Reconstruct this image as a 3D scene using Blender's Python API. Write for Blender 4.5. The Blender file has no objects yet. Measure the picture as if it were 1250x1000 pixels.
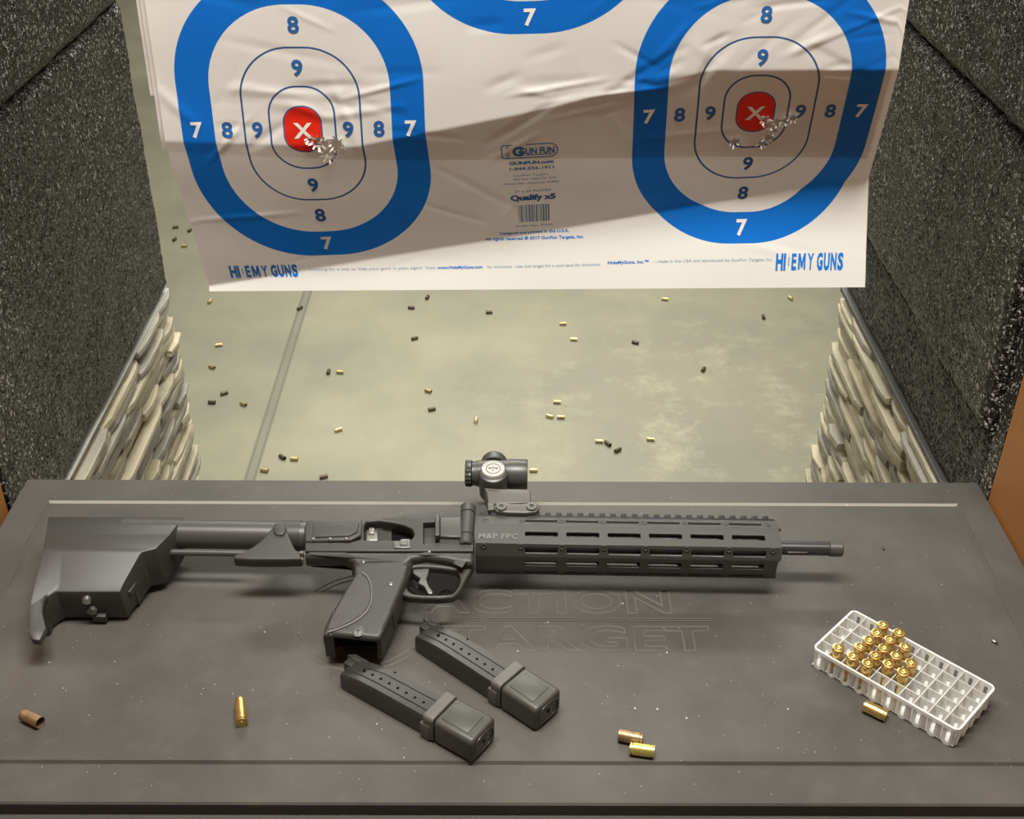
import bpy, bmesh, math, random
from mathutils import Vector, Matrix, noise
random.seed(7)
SC = bpy.context.scene
COL = SC.collection
BZ = 0.95                      # bench top height above the floor
# ------------------------------------------------------------------ camera
FPX = 1448.5
PITCH, YAW, ROLL = [math.radians(a) for a in (33.08, -0.34, 0.407)]
CAM = Vector((0, 0, BZ + 0.73))
_f = Vector((-math.sin(YAW) * math.cos(PITCH), math.cos(YAW) * math.cos(PITCH), -math.sin(PITCH)))
_r0 = Vector((math.cos(YAW), math.sin(YAW), 0))
_u0 = _r0.cross(_f)
_r = _r0 * math.cos(ROLL) + _u0 * math.sin(ROLL)
_u = -_r0 * math.sin(ROLL) + _u0 * math.cos(ROLL)
cd = bpy.data.cameras.new('camera'); cam = bpy.data.objects.new('camera', cd); COL.objects.link(cam)
cd.sensor_fit = 'HORIZONTAL'; cd.sensor_width = 36; cd.lens = FPX / 1250 * 36
cd.clip_start = 0.01; cd.clip_end = 60
M3 = Matrix((_r, _u, -_f)).transposed()
cam.matrix_world = Matrix.Translation(CAM) @ M3.to_4x4()
SC.camera = cam
SC.view_settings.view_transform = 'Standard'; SC.view_settings.look = 'None'
SC.view_settings.gamma = 1; SC.view_settings.exposure = 0.0; SC.view_settings.use_curve_mapping = False
# ------------------------------------------------------------------ world + lamps
w = bpy.data.worlds.new('world'); SC.world = w; w.use_nodes = True
w.node_tree.nodes['Background'].inputs[0].default_value = (1.0, 0.95, 0.86, 1)
_wn = w.node_tree; _tc = _wn.nodes.new('ShaderNodeTexCoord'); _sp = _wn.nodes.new('ShaderNodeSeparateXYZ'); _mr = _wn.nodes.new('ShaderNodeMapRange')
_wn.links.new(_tc.outputs['Generated'], _sp.inputs[0]); _wn.links.new(_sp.outputs[1], _mr.inputs[0])
_mr.inputs[1].default_value = -0.8; _mr.inputs[2].default_value = 0.8; _mr.inputs[3].default_value = 0.11; _mr.inputs[4].default_value = 0.18   # dim booth behind the shooter, lit range ahead
_wn.links.new(_mr.outputs[0], _wn.nodes['Background'].inputs[1])
def lamp(name, loc, aim, sx, sy, power, col, spread=180):
    l = bpy.data.lights.new(name, 'AREA'); l.shape = 'RECTANGLE'; l.size = sx; l.size_y = sy
    l.energy = power; l.color = col; l.spread = math.radians(spread)
    o = bpy.data.objects.new(name, l); COL.objects.link(o); o.location = loc
    o.rotation_euler = (Vector(aim) - Vector(loc)).to_track_quat('-Z', 'Y').to_euler()
    return o
lamp('booth_lamp', (0.0, 0.63, BZ + 1.55), (0.0, 0.65, BZ), 0.95, 0.22, 39, (1.0, 0.985, 0.915))
lamp('lane_lamp', (0.0, 3.0, BZ + 1.75), (0.0, 2.5, 0), 1.8, 0.30, 28, (1.0, 0.98, 0.87), 105)
lamp('far_lane_lamp', (0.0, 6.0, BZ + 1.9), (0.0, 5.4, 0), 3.0, 0.4, 90, (1.0, 0.96, 0.86))

# ------------------------------------------------------------------ ray helpers (pixel of a 1250x1000 frame -> point on a plane)
def ray(px, py):
    return _r * ((px - 625) / FPX) - _u * ((py - 500) / FPX) + _f
def U(px, py, z=0.0):
    d = ray(px, py); return CAM + d * ((z + BZ - CAM.z) / d.z)
# ------------------------------------------------------------------ materials
MATS = {}
def mat(name, col, rough=0.5, metal=0.0, col2=None, nscale=8, ndet=6, bump=0.0, bscale=400, spec=0.5, bdist=0.001, voro=False, transl=0.0, rough2=None):
    m = bpy.data.materials.new(name); m.use_nodes = True; nt = m.node_tree; N = nt.nodes; L = nt.links
    b = N['Principled BSDF']
    b.inputs['Base Color'].default_value = (*col, 1); b.inputs['Roughness'].default_value = rough
    b.inputs['Metallic'].default_value = metal; b.inputs['Specular IOR Level'].default_value = spec
    tc = N.new('ShaderNodeTexCoord')
    if col2 is not None or rough2 is not None:
        n = N.new('ShaderNodeTexNoise'); n.inputs['Scale'].default_value = nscale; n.inputs['Detail'].default_value = ndet
        n.inputs['Roughness'].default_value = 0.6
        L.new(tc.outputs['Object'], n.inputs['Vector'])
        r = N.new('ShaderNodeMapRange'); r.inputs[1].default_value = 0.35; r.inputs[2].default_value = 0.65
        L.new(n.outputs['Fac'], r.inputs[0])
        if col2 is not None:
            mx = N.new('ShaderNodeMix'); mx.data_type = 'RGBA'
            mx.inputs[6].default_value = (*col, 1); mx.inputs[7].default_value = (*col2, 1)
            L.new(r.outputs[0], mx.inputs[0]); L.new(mx.outputs[2], b.inputs['Base Color'])
        if rough2 is not None:
            r2 = N.new('ShaderNodeMapRange'); r2.inputs[3].default_value = rough; r2.inputs[4].default_value = rough2
            L.new(r.outputs[0], r2.inputs[0]); L.new(r2.outputs[0], b.inputs['Roughness'])
    if bump:
        if voro:
            n = N.new('ShaderNodeTexVoronoi'); n.inputs['Scale'].default_value = bscale; out = n.outputs['Distance']
        else:
            n = N.new('ShaderNodeTexNoise'); n.inputs['Scale'].default_value = bscale; n.inputs['Detail'].default_value = 3; out = n.outputs['Fac']
        L.new(tc.outputs['Object'], n.inputs['Vector'])
        bp = N.new('ShaderNodeBump'); bp.inputs['Strength'].default_value = bump; bp.inputs['Distance'].default_value = bdist
        L.new(out, bp.inputs['Height']); L.new(bp.outputs[0], b.inputs['Normal'])
    if transl:
        t = N.new('ShaderNodeBsdfTranslucent'); t.inputs[0].default_value = (*col, 1)
        ms = N.new('ShaderNodeMixShader'); ms.inputs[0].default_value = transl
        L.new(b.outputs[0], ms.inputs[1]); L.new(t.outputs[0], ms.inputs[2])
        L.new(ms.outputs[0], N['Material Output'].inputs[0])
    MATS[name] = m; return m
def foam_mat(name, scale, c1, c2, dist):
    """rubber crumbs: every voronoi cell is a little facet with its own tilt"""
    m = mat(name, c1, 0.32, spec=0.42); nt = m.node_tree; N = nt.nodes; L = nt.links; b = N['Principled BSDF']
    tc = N.new('ShaderNodeTexCoord'); v = N.new('ShaderNodeTexVoronoi'); v.inputs['Scale'].default_value = scale
    L.new(tc.outputs['Object'], v.inputs['Vector'])
    bp = N.new('ShaderNodeBump'); bp.inputs['Strength'].default_value = 1.0; bp.inputs['Distance'].default_value = dist; bp.invert = True
    L.new(v.outputs['Distance'], bp.inputs['Height'])
    sb = N.new('ShaderNodeVectorMath'); sb.operation = 'SUBTRACT'; sb.inputs[1].default_value = (.5, .5, .5); L.new(v.outputs['Color'], sb.inputs[0])
    sc = N.new('ShaderNodeVectorMath'); sc.operation = 'SCALE'; sc.inputs['Scale'].default_value = 1.7; L.new(sb.outputs[0], sc.inputs[0])
    ad = N.new('ShaderNodeVectorMath'); ad.operation = 'ADD'; L.new(sc.outputs[0], ad.inputs[0]); L.new(bp.outputs[0], ad.inputs[1])
    nm = N.new('ShaderNodeVectorMath'); nm.operation = 'NORMALIZE'; L.new(ad.outputs[0], nm.inputs[0]); L.new(nm.outputs[0], b.inputs['Normal'])
    sp = N.new('ShaderNodeSeparateColor'); L.new(v.outputs['Color'], sp.inputs[0])
    mx = N.new('ShaderNodeMix'); mx.data_type = 'RGBA'; mx.inputs[6].default_value = (*c1, 1); mx.inputs[7].default_value = (*c2, 1)
    rp = N.new('ShaderNodeMapRange'); rp.inputs[1].default_value = 0.76; rp.inputs[2].default_value = 0.98; L.new(sp.outputs[2], rp.inputs[0])  # crumb glints painted in: some cells take the pale colour
    pw = N.new('ShaderNodeMath'); pw.operation = 'POWER'; pw.inputs[1].default_value = 1.6; L.new(rp.outputs[0], pw.inputs[0])
    L.new(pw.outputs[0], mx.inputs[0]); L.new(mx.outputs[2], b.inputs['Base Color'])
    return m
POLY = mat('black_polymer', (0.044, 0.042, 0.039), 0.46, bump=0.10, bscale=1500, bdist=0.0004, spec=0.5)
ALU = mat('anodized_black', (0.056, 0.055, 0.052), 0.38, metal=0.0, spec=0.7)
STEEL = mat('black_steel', (0.040, 0.040, 0.041), 0.33, metal=0.35, spec=0.7)
SCREW = mat('screw_steel', (0.11, 0.11, 0.105), 0.35, metal=0.5)
DARK = mat('inner_dark', (0.004, 0.004, 0.004), 0.8, spec=0.1)
RAIL = mat('rail_black', (0.016, 0.016, 0.016), 0.45, spec=0.4)
PEWTER = mat('grey_metal', (0.20, 0.20, 0.19), 0.38, metal=0.7)
BRIGHT = mat('bright_steel', (0.55, 0.54, 0.50), 0.28, metal=0.9)
STIP = mat('stippled_polymer', (0.045, 0.043, 0.040), 0.5, bump=0.8, bscale=1100, bdist=0.0009, spec=0.6)
HILITE = mat('highlight_polymer', (0.12, 0.115, 0.105), 0.42)  # paler polymer: highlight along the grip ridge put into the colour
CAPG = mat('cap_grey', (0.50, 0.50, 0.46), 0.45, metal=0.3)
MAGS = mat('magazine_steel', (0.034, 0.033, 0.031), 0.34, spec=0.6)
PADG = mat('magazine_polymer', (0.060, 0.060, 0.053), 0.40, spec=0.55, bump=0.06, bscale=1500, bdist=0.0004)
SLEEVE = mat('sleeve_polymer', (0.11, 0.108, 0.097), 0.5)
BRASS = mat('brass', (0.80, 0.56, 0.20), 0.30, metal=0.9, col2=(0.62, 0.42, 0.14), nscale=160)
BRASSD = mat('tarnished_brass', (0.28, 0.20, 0.12), 0.42, metal=0.75, col2=(0.50, 0.30, 0.16), nscale=150)
BRASSY = mat('yellow_brass', (0.86, 0.72, 0.20), 0.27, metal=0.85)
FBR = mat('dull_floor_brass', (0.60, 0.48, 0.24), 0.42, metal=0.8)
FDK = mat('dark_floor_brass', (0.14, 0.115, 0.07), 0.5, metal=0.7)
FYE = mat('bright_floor_brass', (0.74, 0.62, 0.30), 0.38, metal=0.8)
COPPER = mat('copper_jacket', (0.78, 0.44, 0.20), 0.3, metal=0.9)
PLAST = mat('white_plastic', (0.88, 0.88, 0.85), 0.35, transl=0.30)
WOOD = mat('brown_laminate', (0.36, 0.145, 0.035), 0.5, col2=(0.31, 0.12, 0.028), nscale=5)
TRIMM = mat('metal_trim', (0.14, 0.14, 0.13), 0.45, metal=0.5)
TRIMW = mat('pale_trim', (0.55, 0.55, 0.50), 0.5)
CORE = mat('wall_core', (0.022, 0.022, 0.021), 0.7, bump=0.6, bscale=300)
FOAM = foam_mat('crumb_foam', 400, (0.017, 0.0130, 0.0112), (0.26, 0.235, 0.21), 0.002)
FOAMC = foam_mat('coarse_crumb_foam', 270, (0.005, 0.005, 0.005), (0.16, 0.15, 0.145), 0.005)
SPECK = mat('pale_speck', (0.60, 0.57, 0.50), 0.5)
GREYM = mat('wall_paint', (0.30, 0.30, 0.26), 0.8)
BASEM = mat('bench_base_paint', (0.055, 0.050, 0.045), 0.6, bump=0.5, bscale=500)

def bench_mat():
    m = mat('bench_rubber', (0.085, 0.078, 0.068), 0.5, bump=0.25, bscale=700, bdist=0.0004, spec=0.45)
    nt = m.node_tree; N = nt.nodes; L = nt.links; b = N['Principled BSDF']; tc = N.new('ShaderNodeTexCoord')
    n1 = N.new('ShaderNodeTexNoise'); n1.inputs['Scale'].default_value = 5; n1.inputs['Detail'].default_value = 8; n1.inputs['Roughness'].default_value = 0.65
    n2 = N.new('ShaderNodeTexNoise'); n2.inputs['Scale'].default_value = 45; n2.inputs['Detail'].default_value = 5
    L.new(tc.outputs['Object'], n1.inputs['Vector']); L.new(tc.outputs['Object'], n2.inputs['Vector'])
    r = N.new('ShaderNodeValToRGB'); e = r.color_ramp.elements
    e[0].position = 0.33; e[0].color = (0.051, 0.0475, 0.0425, 1); e[1].position = 0.68; e[1].color = (0.094, 0.087, 0.077, 1)
    L.new(n1.outputs['Fac'], r.inputs[0])
    r2 = N.new('ShaderNodeValToRGB'); e = r2.color_ramp.elements
    e[0].position = 0.55; e[0].color = (0, 0, 0, 1); e[1].position = 0.75; e[1].color = (0.35, 0.35, 0.35, 1)
    L.new(n2.outputs['Fac'], r2.inputs[0])
    mx = N.new('ShaderNodeMix'); mx.data_type = 'RGBA'; mx.inputs[7].default_value = (0.105, 0.098, 0.086, 1)
    L.new(r2.outputs[0], mx.inputs[0]); L.new(r.outputs[0], mx.inputs[6]); L.new(mx.outputs[2], b.inputs['Base Color'])
    mr = N.new('ShaderNodeMapRange'); mr.inputs[3].default_value = 0.40; mr.inputs[4].default_value = 0.62
    L.new(n1.outputs['Fac'], mr.inputs[0]); L.new(mr.outputs[0], b.inputs['Roughness'])
    return m
BENCH = bench_mat()
DUSTY = mat('dusty_rubber', (0.36, 0.345, 0.30), 0.7)
RIDGE = mat('scuffed_ridge', (0.089, 0.083, 0.073), 0.55)

def floor_mat():
    m = mat('epoxy_floor', (0.3, 0.3, 0.22), 0.35, spec=0.4)
    nt = m.node_tree; N = nt.nodes; L = nt.links; b = N['Principled BSDF']; tc = N.new('ShaderNodeTexCoord')
    n1 = N.new('ShaderNodeTexNoise'); n1.inputs['Scale'].default_value = 1.6; n1.inputs['Detail'].default_value = 7; n1.inputs['Roughness'].default_value = 0.62
    L.new(tc.outputs['Object'], n1.inputs['Vector'])
    r = N.new('ShaderNodeValToRGB'); e = r.color_ramp.elements
    e[0].position = 0.36; e[0].color = (0.250, 0.245, 0.180, 1); e[1].position = 0.66; e[1].color = (0.360, 0.345, 0.235, 1)
    L.new(n1.outputs['Fac'], r.inputs[0])
    # dusty patch, right and near: pale scuffs over a slightly darker film
    sep = N.new('ShaderNodeSeparateXYZ'); L.new(tc.outputs['Object'], sep.inputs[0])
    mp = N.new('ShaderNodeVectorMath'); mp.operation = 'DISTANCE'; mp.inputs[1].default_value = (0.55, 2.55, 0)
    L.new(tc.outputs['Object'], mp.inputs[0])
    fall = N.new('ShaderNodeMapRange'); fall.inputs[1].default_value = 0.15; fall.inputs[2].default_value = 0.85; fall.inputs[3].default_value = 1; fall.inputs[4].default_value = 0
    L.new(mp.outputs['Value'], fall.inputs[0])
    n2 = N.new('ShaderNodeTexNoise'); n2.inputs['Scale'].default_value = 6; n2.inputs['Detail'].default_value = 9; n2.inputs['Roughness'].default_value = 0.72
    L.new(tc.outputs['Object'], n2.inputs['Vector'])
    r2 = N.new('ShaderNodeMapRange'); r2.inputs[1].default_value = 0.50; r2.inputs[2].default_value = 0.66; L.new(n2.outputs['Fac'], r2.inputs[0])
    k = N.new('ShaderNodeMath'); k.operation = 'MULTIPLY'; L.new(r2.outputs[0], k.inputs[0]); L.new(fall.outputs[0], k.inputs[1])
    k2 = N.new('ShaderNodeMath'); k2.operation = 'MULTIPLY'; k2.inputs[1].default_value = 0.35; L.new(fall.outputs[0], k2.inputs[0])
    mA = N.new('ShaderNodeMix'); mA.data_type = 'RGBA'; mA.inputs[7].default_value = (0.20, 0.185, 0.145, 1)
    L.new(k2.outputs[0], mA.inputs[0]); L.new(r.outputs[0], mA.inputs[6])
    mB = N.new('ShaderNodeMix'); mB.data_type = 'RGBA'; mB.inputs[7].default_value = (0.40, 0.385, 0.27, 1)
    L.new(k.outputs[0], mB.inputs[0]); L.new(mA.outputs[2], mB.inputs[6])
    # caulked joint along x = -0.608
    dx = N.new('ShaderNodeMath'); dx.operation = 'ADD'; dx.inputs[1].default_value = 0.608; L.new(sep.outputs[0], dx.inputs[0])
    ab = N.new('ShaderNodeMath'); ab.operation = 'ABSOLUTE'; L.new(dx.outputs[0], ab.inputs[0])
    jn = N.new('ShaderNodeMapRange'); jn.inputs[1].default_value = 0.009; jn.inputs[2].default_value = 0.015; jn.inputs[3].default_value = 0.38; jn.inputs[4].default_value = 0
    L.new(ab.outputs[0], jn.inputs[0])
    jl = N.new('ShaderNodeMath'); jl.operation = 'SUBTRACT'; jl.inputs[1].default_value = 0.010; L.new(ab.outputs[0], jl.inputs[0])
    ja = N.new('ShaderNodeMath'); ja.operation = 'ABSOLUTE'; L.new(jl.outputs[0], ja.inputs[0])
    jr = N.new('ShaderNodeMapRange'); jr.inputs[1].default_value = 0.002; jr.inputs[2].default_value = 0.006; jr.inputs[3].default_value = 0.75; jr.inputs[4].default_value = 0
    L.new(ja.outputs[0], jr.inputs[0])
    jm = N.new('ShaderNodeMath'); jm.operation = 'MAXIMUM'; L.new(jn.outputs[0], jm.inputs[0]); L.new(jr.outputs[0], jm.inputs[1])
    mC = N.new('ShaderNodeMix'); mC.data_type = 'RGBA'; mC.inputs[7].default_value = (0.13, 0.125, 0.09, 1)
    L.new(jm.outputs[0], mC.inputs[0]); L.new(mB.outputs[2], mC.inputs[6]); L.new(mC.outputs[2], b.inputs['Base Color'])
    n3 = N.new('ShaderNodeMapRange'); n3.inputs[3].default_value = 0.30; n3.inputs[4].default_value = 0.60
    L.new(n2.outputs['Fac'], n3.inputs[0]); L.new(n3.outputs[0], b.inputs['Roughness'])
    return m
FLOOR = floor_mat()

def stone_mat():
    m = mat('ledger_stone', (0.5, 0.47, 0.38), 0.55, bump=0.6, bscale=60, bdist=0.004)
    nt = m.node_tree; N = nt.nodes; L = nt.links; b = N['Principled BSDF']
    at = N.new('ShaderNodeAttribute'); at.attribute_name = 'tone'
    tc = N.new('ShaderNodeTexCoord'); mp = N.new('ShaderNodeMapping'); mp.inputs['Scale'].default_value = (1, 0.35, 1)
    n = N.new('ShaderNodeTexNoise'); n.inputs['Scale'].default_value = 30; n.inputs['Detail'].default_value = 6
    L.new(tc.outputs['Object'], mp.inputs[0]); L.new(mp.outputs[0], n.inputs['Vector'])
    ad = N.new('ShaderNodeMath'); ad.operation = 'MULTIPLY_ADD'; ad.inputs[1].default_value = 0.7; ad.inputs[2].default_value = -0.35
    L.new(n.outputs['Fac'], ad.inputs[0])
    a2 = N.new('ShaderNodeMath'); a2.operation = 'ADD'; L.new(ad.outputs[0], a2.inputs[0]); L.new(at.outputs['Fac'], a2.inputs[1])
    r = N.new('ShaderNodeValToRGB'); e = r.color_ramp.elements
    e[0].position = 0.05; e[0].color = (0.30, 0.29, 0.25, 1); e[1].position = 0.95; e[1].color = (0.78, 0.72, 0.55, 1)
    x = e.new(0.35); x.color = (0.42, 0.40, 0.33, 1); x = e.new(0.6); x.color = (0.60, 0.55, 0.38, 1)
    L.new(a2.outputs[0], r.inputs[0]); L.new(r.outputs[0], b.inputs['Base Color'])
    return m
STONE = stone_mat()

# ------------------------------------------------------------------ mesh helpers
class MB:
    """collects shapes; build() links them as ONE mesh object"""
    def __init__(s): s.bm = bmesh.new()
    def add(s, me, mtx=None, mi=0):
        n0 = len(s.bm.verts); f0 = len(s.bm.faces)
        s.bm.from_mesh(me); s.bm.verts.ensure_lookup_table(); s.bm.faces.ensure_lookup_table()
        if mtx is not None:
            for v in s.bm.verts[n0:]: v.co = mtx @ v.co
        for f in s.bm.faces[f0:]: f.material_index = mi
        bpy.data.meshes.remove(me); return s
    def poly(s, vs, fs, mi=0):
        V = [s.bm.verts.new(v) for v in vs]
        for f in fs:
            try: F = s.bm.faces.new([V[i] for i in f]); F.material_index = mi
            except ValueError: pass
        return s
    def box(s, x0, x1, y0, y1, z0, z1, bev=0.0, mi=0):
        b = bmesh.new(); bmesh.ops.create_cube(b, size=1)
        for v in b.verts:
            v.co = Vector(((x0 + x1) / 2 + v.co.x * (x1 - x0), (y0 + y1) / 2 + v.co.y * (y1 - y0), (z0 + z1) / 2 + v.co.z * (z1 - z0)))
        if bev: bmesh.ops.bevel(b, geom=b.edges[:], offset=bev, segments=2, profile=0.6, affect='EDGES')
        me = bpy.data.meshes.new('t'); b.to_mesh(me); b.free(); return s.add(me, mi=mi)
    def lathe(s, prof, c=(0, 0, 0), axis='X', n=28, mi=0, wob=None):
        """prof: (distance along axis, radius)"""
        c = Vector(c); rings = []
        for (a, r) in prof:
            ring = []
            if r <= 1e-7:
                p = {'X': (a, 0, 0), 'Y': (0, a, 0), 'Z': (0, 0, a)}[axis]; ring = [s.bm.verts.new(c + Vector(p))]
            else:
                for k in range(n):
                    t = 2 * math.pi * k / n; rr = r * (wob(t, a) if wob else 1); q, e = rr * math.cos(t), rr * math.sin(t)
                    p = {'X': (a, q, e), 'Y': (e, a, q), 'Z': (q, e, a)}[axis]; ring.append(s.bm.verts.new(c + Vector(p)))
            rings.append(ring)
        for A, B in zip(rings, rings[1:]):
            for k in range(n):
                k2 = (k + 1) % n
                if len(A) == 1 and len(B) == 1: continue
                if len(A) == 1: f = [A[0], B[k2], B[k]]
                elif len(B) == 1: f = [A[k], A[k2], B[0]]
                else: f = [A[k], A[k2], B[k2], B[k]]
                F = s.bm.faces.new(f); F.material_index = mi
        for R_, rev in ((rings[0], True), (rings[-1], False)):
            if len(R_) > 2:
                F = s.bm.faces.new(R_[::-1] if rev else R_); F.material_index = mi
        return s
    def plate(s, loops, z0, z1, bev=0.0004, res=2, mtx=None, mi=0):
        cu = bpy.data.curves.new('t', 'CURVE'); cu.dimensions = '2D'; cu.fill_mode = 'BOTH'
        h = (z1 - z0) / 2; bev = min(bev, h * 0.999)
        cu.bevel_depth = bev; cu.bevel_resolution = res; cu.extrude = max(h - bev, 0)
        for i, lp in enumerate(loops):
            ar = sum(a[0] * b[1] - b[0] * a[1] for a, b in zip(lp, lp[1:] + lp[:1]))
            want = 1 if i == 0 else -1
            if ar * want < 0: lp = lp[::-1]
            sp = cu.splines.new('POLY'); sp.points.add(len(lp) - 1); sp.use_cyclic_u = True
            for q, p in zip(sp.points, lp): q.co = (p[0], p[1], 0, 1)
        cu.offset = -bev
        o = bpy.data.objects.new('t', cu); me = bpy.data.meshes.new_from_object(o)
        bpy.data.objects.remove(o); bpy.data.curves.remove(cu)
        me.transform(Matrix.Translation((0, 0, (z0 + z1) / 2)))
        return s.add(me, mtx, mi)
    def build(s, name, m, parent=None, smooth=35, weld=True):
        if weld: bmesh.ops.remove_doubles(s.bm, verts=s.bm.verts, dist=1e-6)
        bmesh.ops.recalc_face_normals(s.bm, faces=s.bm.faces)
        me = bpy.data.meshes.new(name); s.bm.to_mesh(me); s.bm.free()
        for x in (m if isinstance(m, (list, tuple)) else [m]): me.materials.append(x)
        if smooth: me.shade_smooth(); me.set_sharp_from_angle(angle=math.radians(smooth))
        o = bpy.data.objects.new(name, me); COL.objects.link(o)
        if parent: o.parent = parent
        return o
def tag(o, label=None, cat=None, group=None, kind=None):
    if label: o['label'] = label
    if cat: o['category'] = cat
    if group: o['group'] = group
    if kind: o['kind'] = kind
    return o
def empty(name, loc, rot=(0, 0, 0)):
    o = bpy.data.objects.new(name, None); o.empty_display_size = 0.02; COL.objects.link(o)
    o.location = loc; o.rotation_euler = rot; return o
def smooth_loop(pts, it=2):
    for _ in range(it):
        q = []
        for a, b in zip(pts, pts[1:] + pts[:1]):
            q += [(a[0] * .75 + b[0] * .25, a[1] * .75 + b[1] * .25), (a[0] * .25 + b[0] * .75, a[1] * .25 + b[1] * .75)]
        pts = q
    return pts
def circle(cx, cy, r, n=24): return [(cx + r * math.cos(2 * math.pi * k / n), cy + r * math.sin(2 * math.pi * k / n)) for k in range(n)]
def rrect(x0, x1, y0, y1, r, n=5):
    P = []
    for cx, cy, a in ((x1 - r, y1 - r, 0), (x0 + r, y1 - r, 90), (x0 + r, y0 + r, 180), (x1 - r, y0 + r, 270)):
        for k in range(n + 1):
            t = math.radians(a + 90 * k / n); P.append((cx + r * math.cos(t), cy + r * math.sin(t)))
    return P
def text_mesh(txt, size, bold=0.0, extrude=0.0, sx=1.0, width=None, align='CENTER', space=1.0, outline=0.0):
    cu = bpy.data.curves.new('t', 'FONT'); cu.body = txt; cu.size = size; cu.align_x = align; cu.offset = bold
    cu.extrude = extrude; cu.space_character = space; cu.resolution_u = 3
    if outline: cu.fill_mode = 'NONE'; cu.bevel_depth = outline; cu.bevel_resolution = 1
    o = bpy.data.objects.new('t', cu); me = bpy.data.meshes.new_from_object(o)
    bpy.data.objects.remove(o); bpy.data.curves.remove(cu)
    if me.vertices:
        xs = [v.co.x for v in me.vertices]
        if width: sx = width / (max(xs) - min(xs))
        me.transform(Matrix.Scale(sx, 4, (1, 0, 0)))
    return me

# ================================================================== the setting
b = MB(); b.poly([(-8, -1.5, 0), (8, -1.5, 0), (8, 14, 0), (-8, 14, 0)], [(0, 1, 2, 3)])
tag(b.build('floor', FLOOR, smooth=0), kind='structure')
b = MB(); b.box(-8, 8, 14, 14.1, 0, 3.2); tag(b.build('wall_back', GREYM, smooth=0), kind='structure')
XL, XR, YF = -0.500, 0.490, 1.572
def stone_wall(name, X, sgn, y0, y1, z0, z1):
    """stacked ledger stones on the lane face of a partition; sgn=+1: faces +x"""
    m = MB(); bm = m.bm; tl = []
    th = 0.10
    m.box(min(X - sgn * 0.012, X - sgn * th), max(X - sgn * 0.012, X - sgn * th), y0, y1 - 0.004, z0, z1 + 0.0)
    tl += [0.2] * len(bm.faces)
    z = z1
    while z > z0 + 0.004:
        h = random.uniform(0.008, 0.018); zb = max(z - h, z0); y = y1
        while y > y0:
            l = random.uniform(0.05, 0.20); yb = max(y - l, y0)
            if yb - y0 < 0.03: yb = y0
            d = random.uniform(-0.006, 0.011); tone = random.uniform(0.25, 0.85)
            n = max(2, int((y - yb) / 0.022)); rows = []
            for i in range(n + 1):
                t = i / n; yy = y + (yb - y) * t; row = []
                for zz, o in ((zb, -0.012), (zb + 0.0006, -0.0005), ((z + zb) / 2, 0.0008), (z - 0.0010, 0.0), (z, -0.0016), (z, -0.016)):
                    e = 0 if 0 < i < n else -0.004
                    row.append(bm.verts.new((X + sgn * (d + o + e + random.uniform(-.0004, .0004)), yy + random.uniform(-.001, .001), zz + (noise.noise((yy * 8, z * 9, 1)) * 0.0012))))
                rows.append(row)
            for A, B in zip(rows, rows[1:]):
                for k in range(5):
                    bm.faces.new((A[k], A[k + 1], B[k + 1], B[k])); tl.append(tone)
            # end caps back to the core
            for r_ in (rows[0], rows[-1]):
                c = [bm.verts.new((X - sgn * 0.014, v.co.y, v.co.z)) for v in r_]
                for k in range(5):
                    bm.faces.new((r_[k], r_[k + 1], c[k + 1], c[k])); tl.append(tone)
            y = yb
        z = zb
    me = bpy.data.meshes.new(name); bmesh.ops.recalc_face_normals(bm, faces=bm.faces); bm.to_mesh(me); bm.free()
    a = me.attributes.new('tone', 'FLOAT', 'FACE')
    for i, t in enumerate(tl): a.data[i].value = t
    me.materials.append(STONE); o = bpy.data.objects.new(name, me); COL.objects.link(o)
    return tag(o, kind='structure')
stone_wall('wall_left', XL, 1, 0.99, YF, 0, BZ - 0.083)
stone_wall('wall_right', XR, -1, 0.99, YF - 0.02, 0, BZ - 0.0705)
# partition cores behind the foam, trims and stall sides
b = MB(); b.box(XL - 0.10, XL - 0.045, 0.945, YF, BZ - 0.08, BZ + 1.15); tag(b.build('wall_left_core', CORE, smooth=0), kind='structure')
b = MB(); b.box(XR + 0.04, XR + 0.10, 0.962, YF - 0.02, BZ - 0.07, BZ + 1.15); tag(b.build('wall_right_core', CORE, smooth=0), kind='structure')
b = MB(); b.box(XL - 0.09, XL + 0.0005, 0.945, YF, BZ - 0.0830, BZ - 0.0812); tag(b.build('trim_1', TRIMW, smooth=0), kind='structure')
b = MB(); b.box(XR - 0.0015, XR + 0.09, 0.99, YF - 0.02, BZ - 0.070, BZ - 0.0625, 0.001); tag(b.build('trim_2', TRIMM, smooth=0), kind='structure')
b = MB(); b.box(XR + .001, XR + .039, .962, .986, BZ - .06, BZ + 1.15); tag(b.build('trim_3', FOAM, smooth=0), kind='structure')
b = MB(); b.box(XL - 0.03, XL + 0.001, 0.15, 0.943, BZ - 0.30, BZ + 1.15, 0.001); tag(b.build('wall_near_left', WOOD, smooth=0), kind='structure')
b = MB(); b.box(XR + 0.0005, XR + 0.03, 0.15, 0.960, BZ - 0.30, BZ + 1.15, 0.001); tag(b.build('wall_near_right', WOOD, smooth=0), kind='structure')

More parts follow.
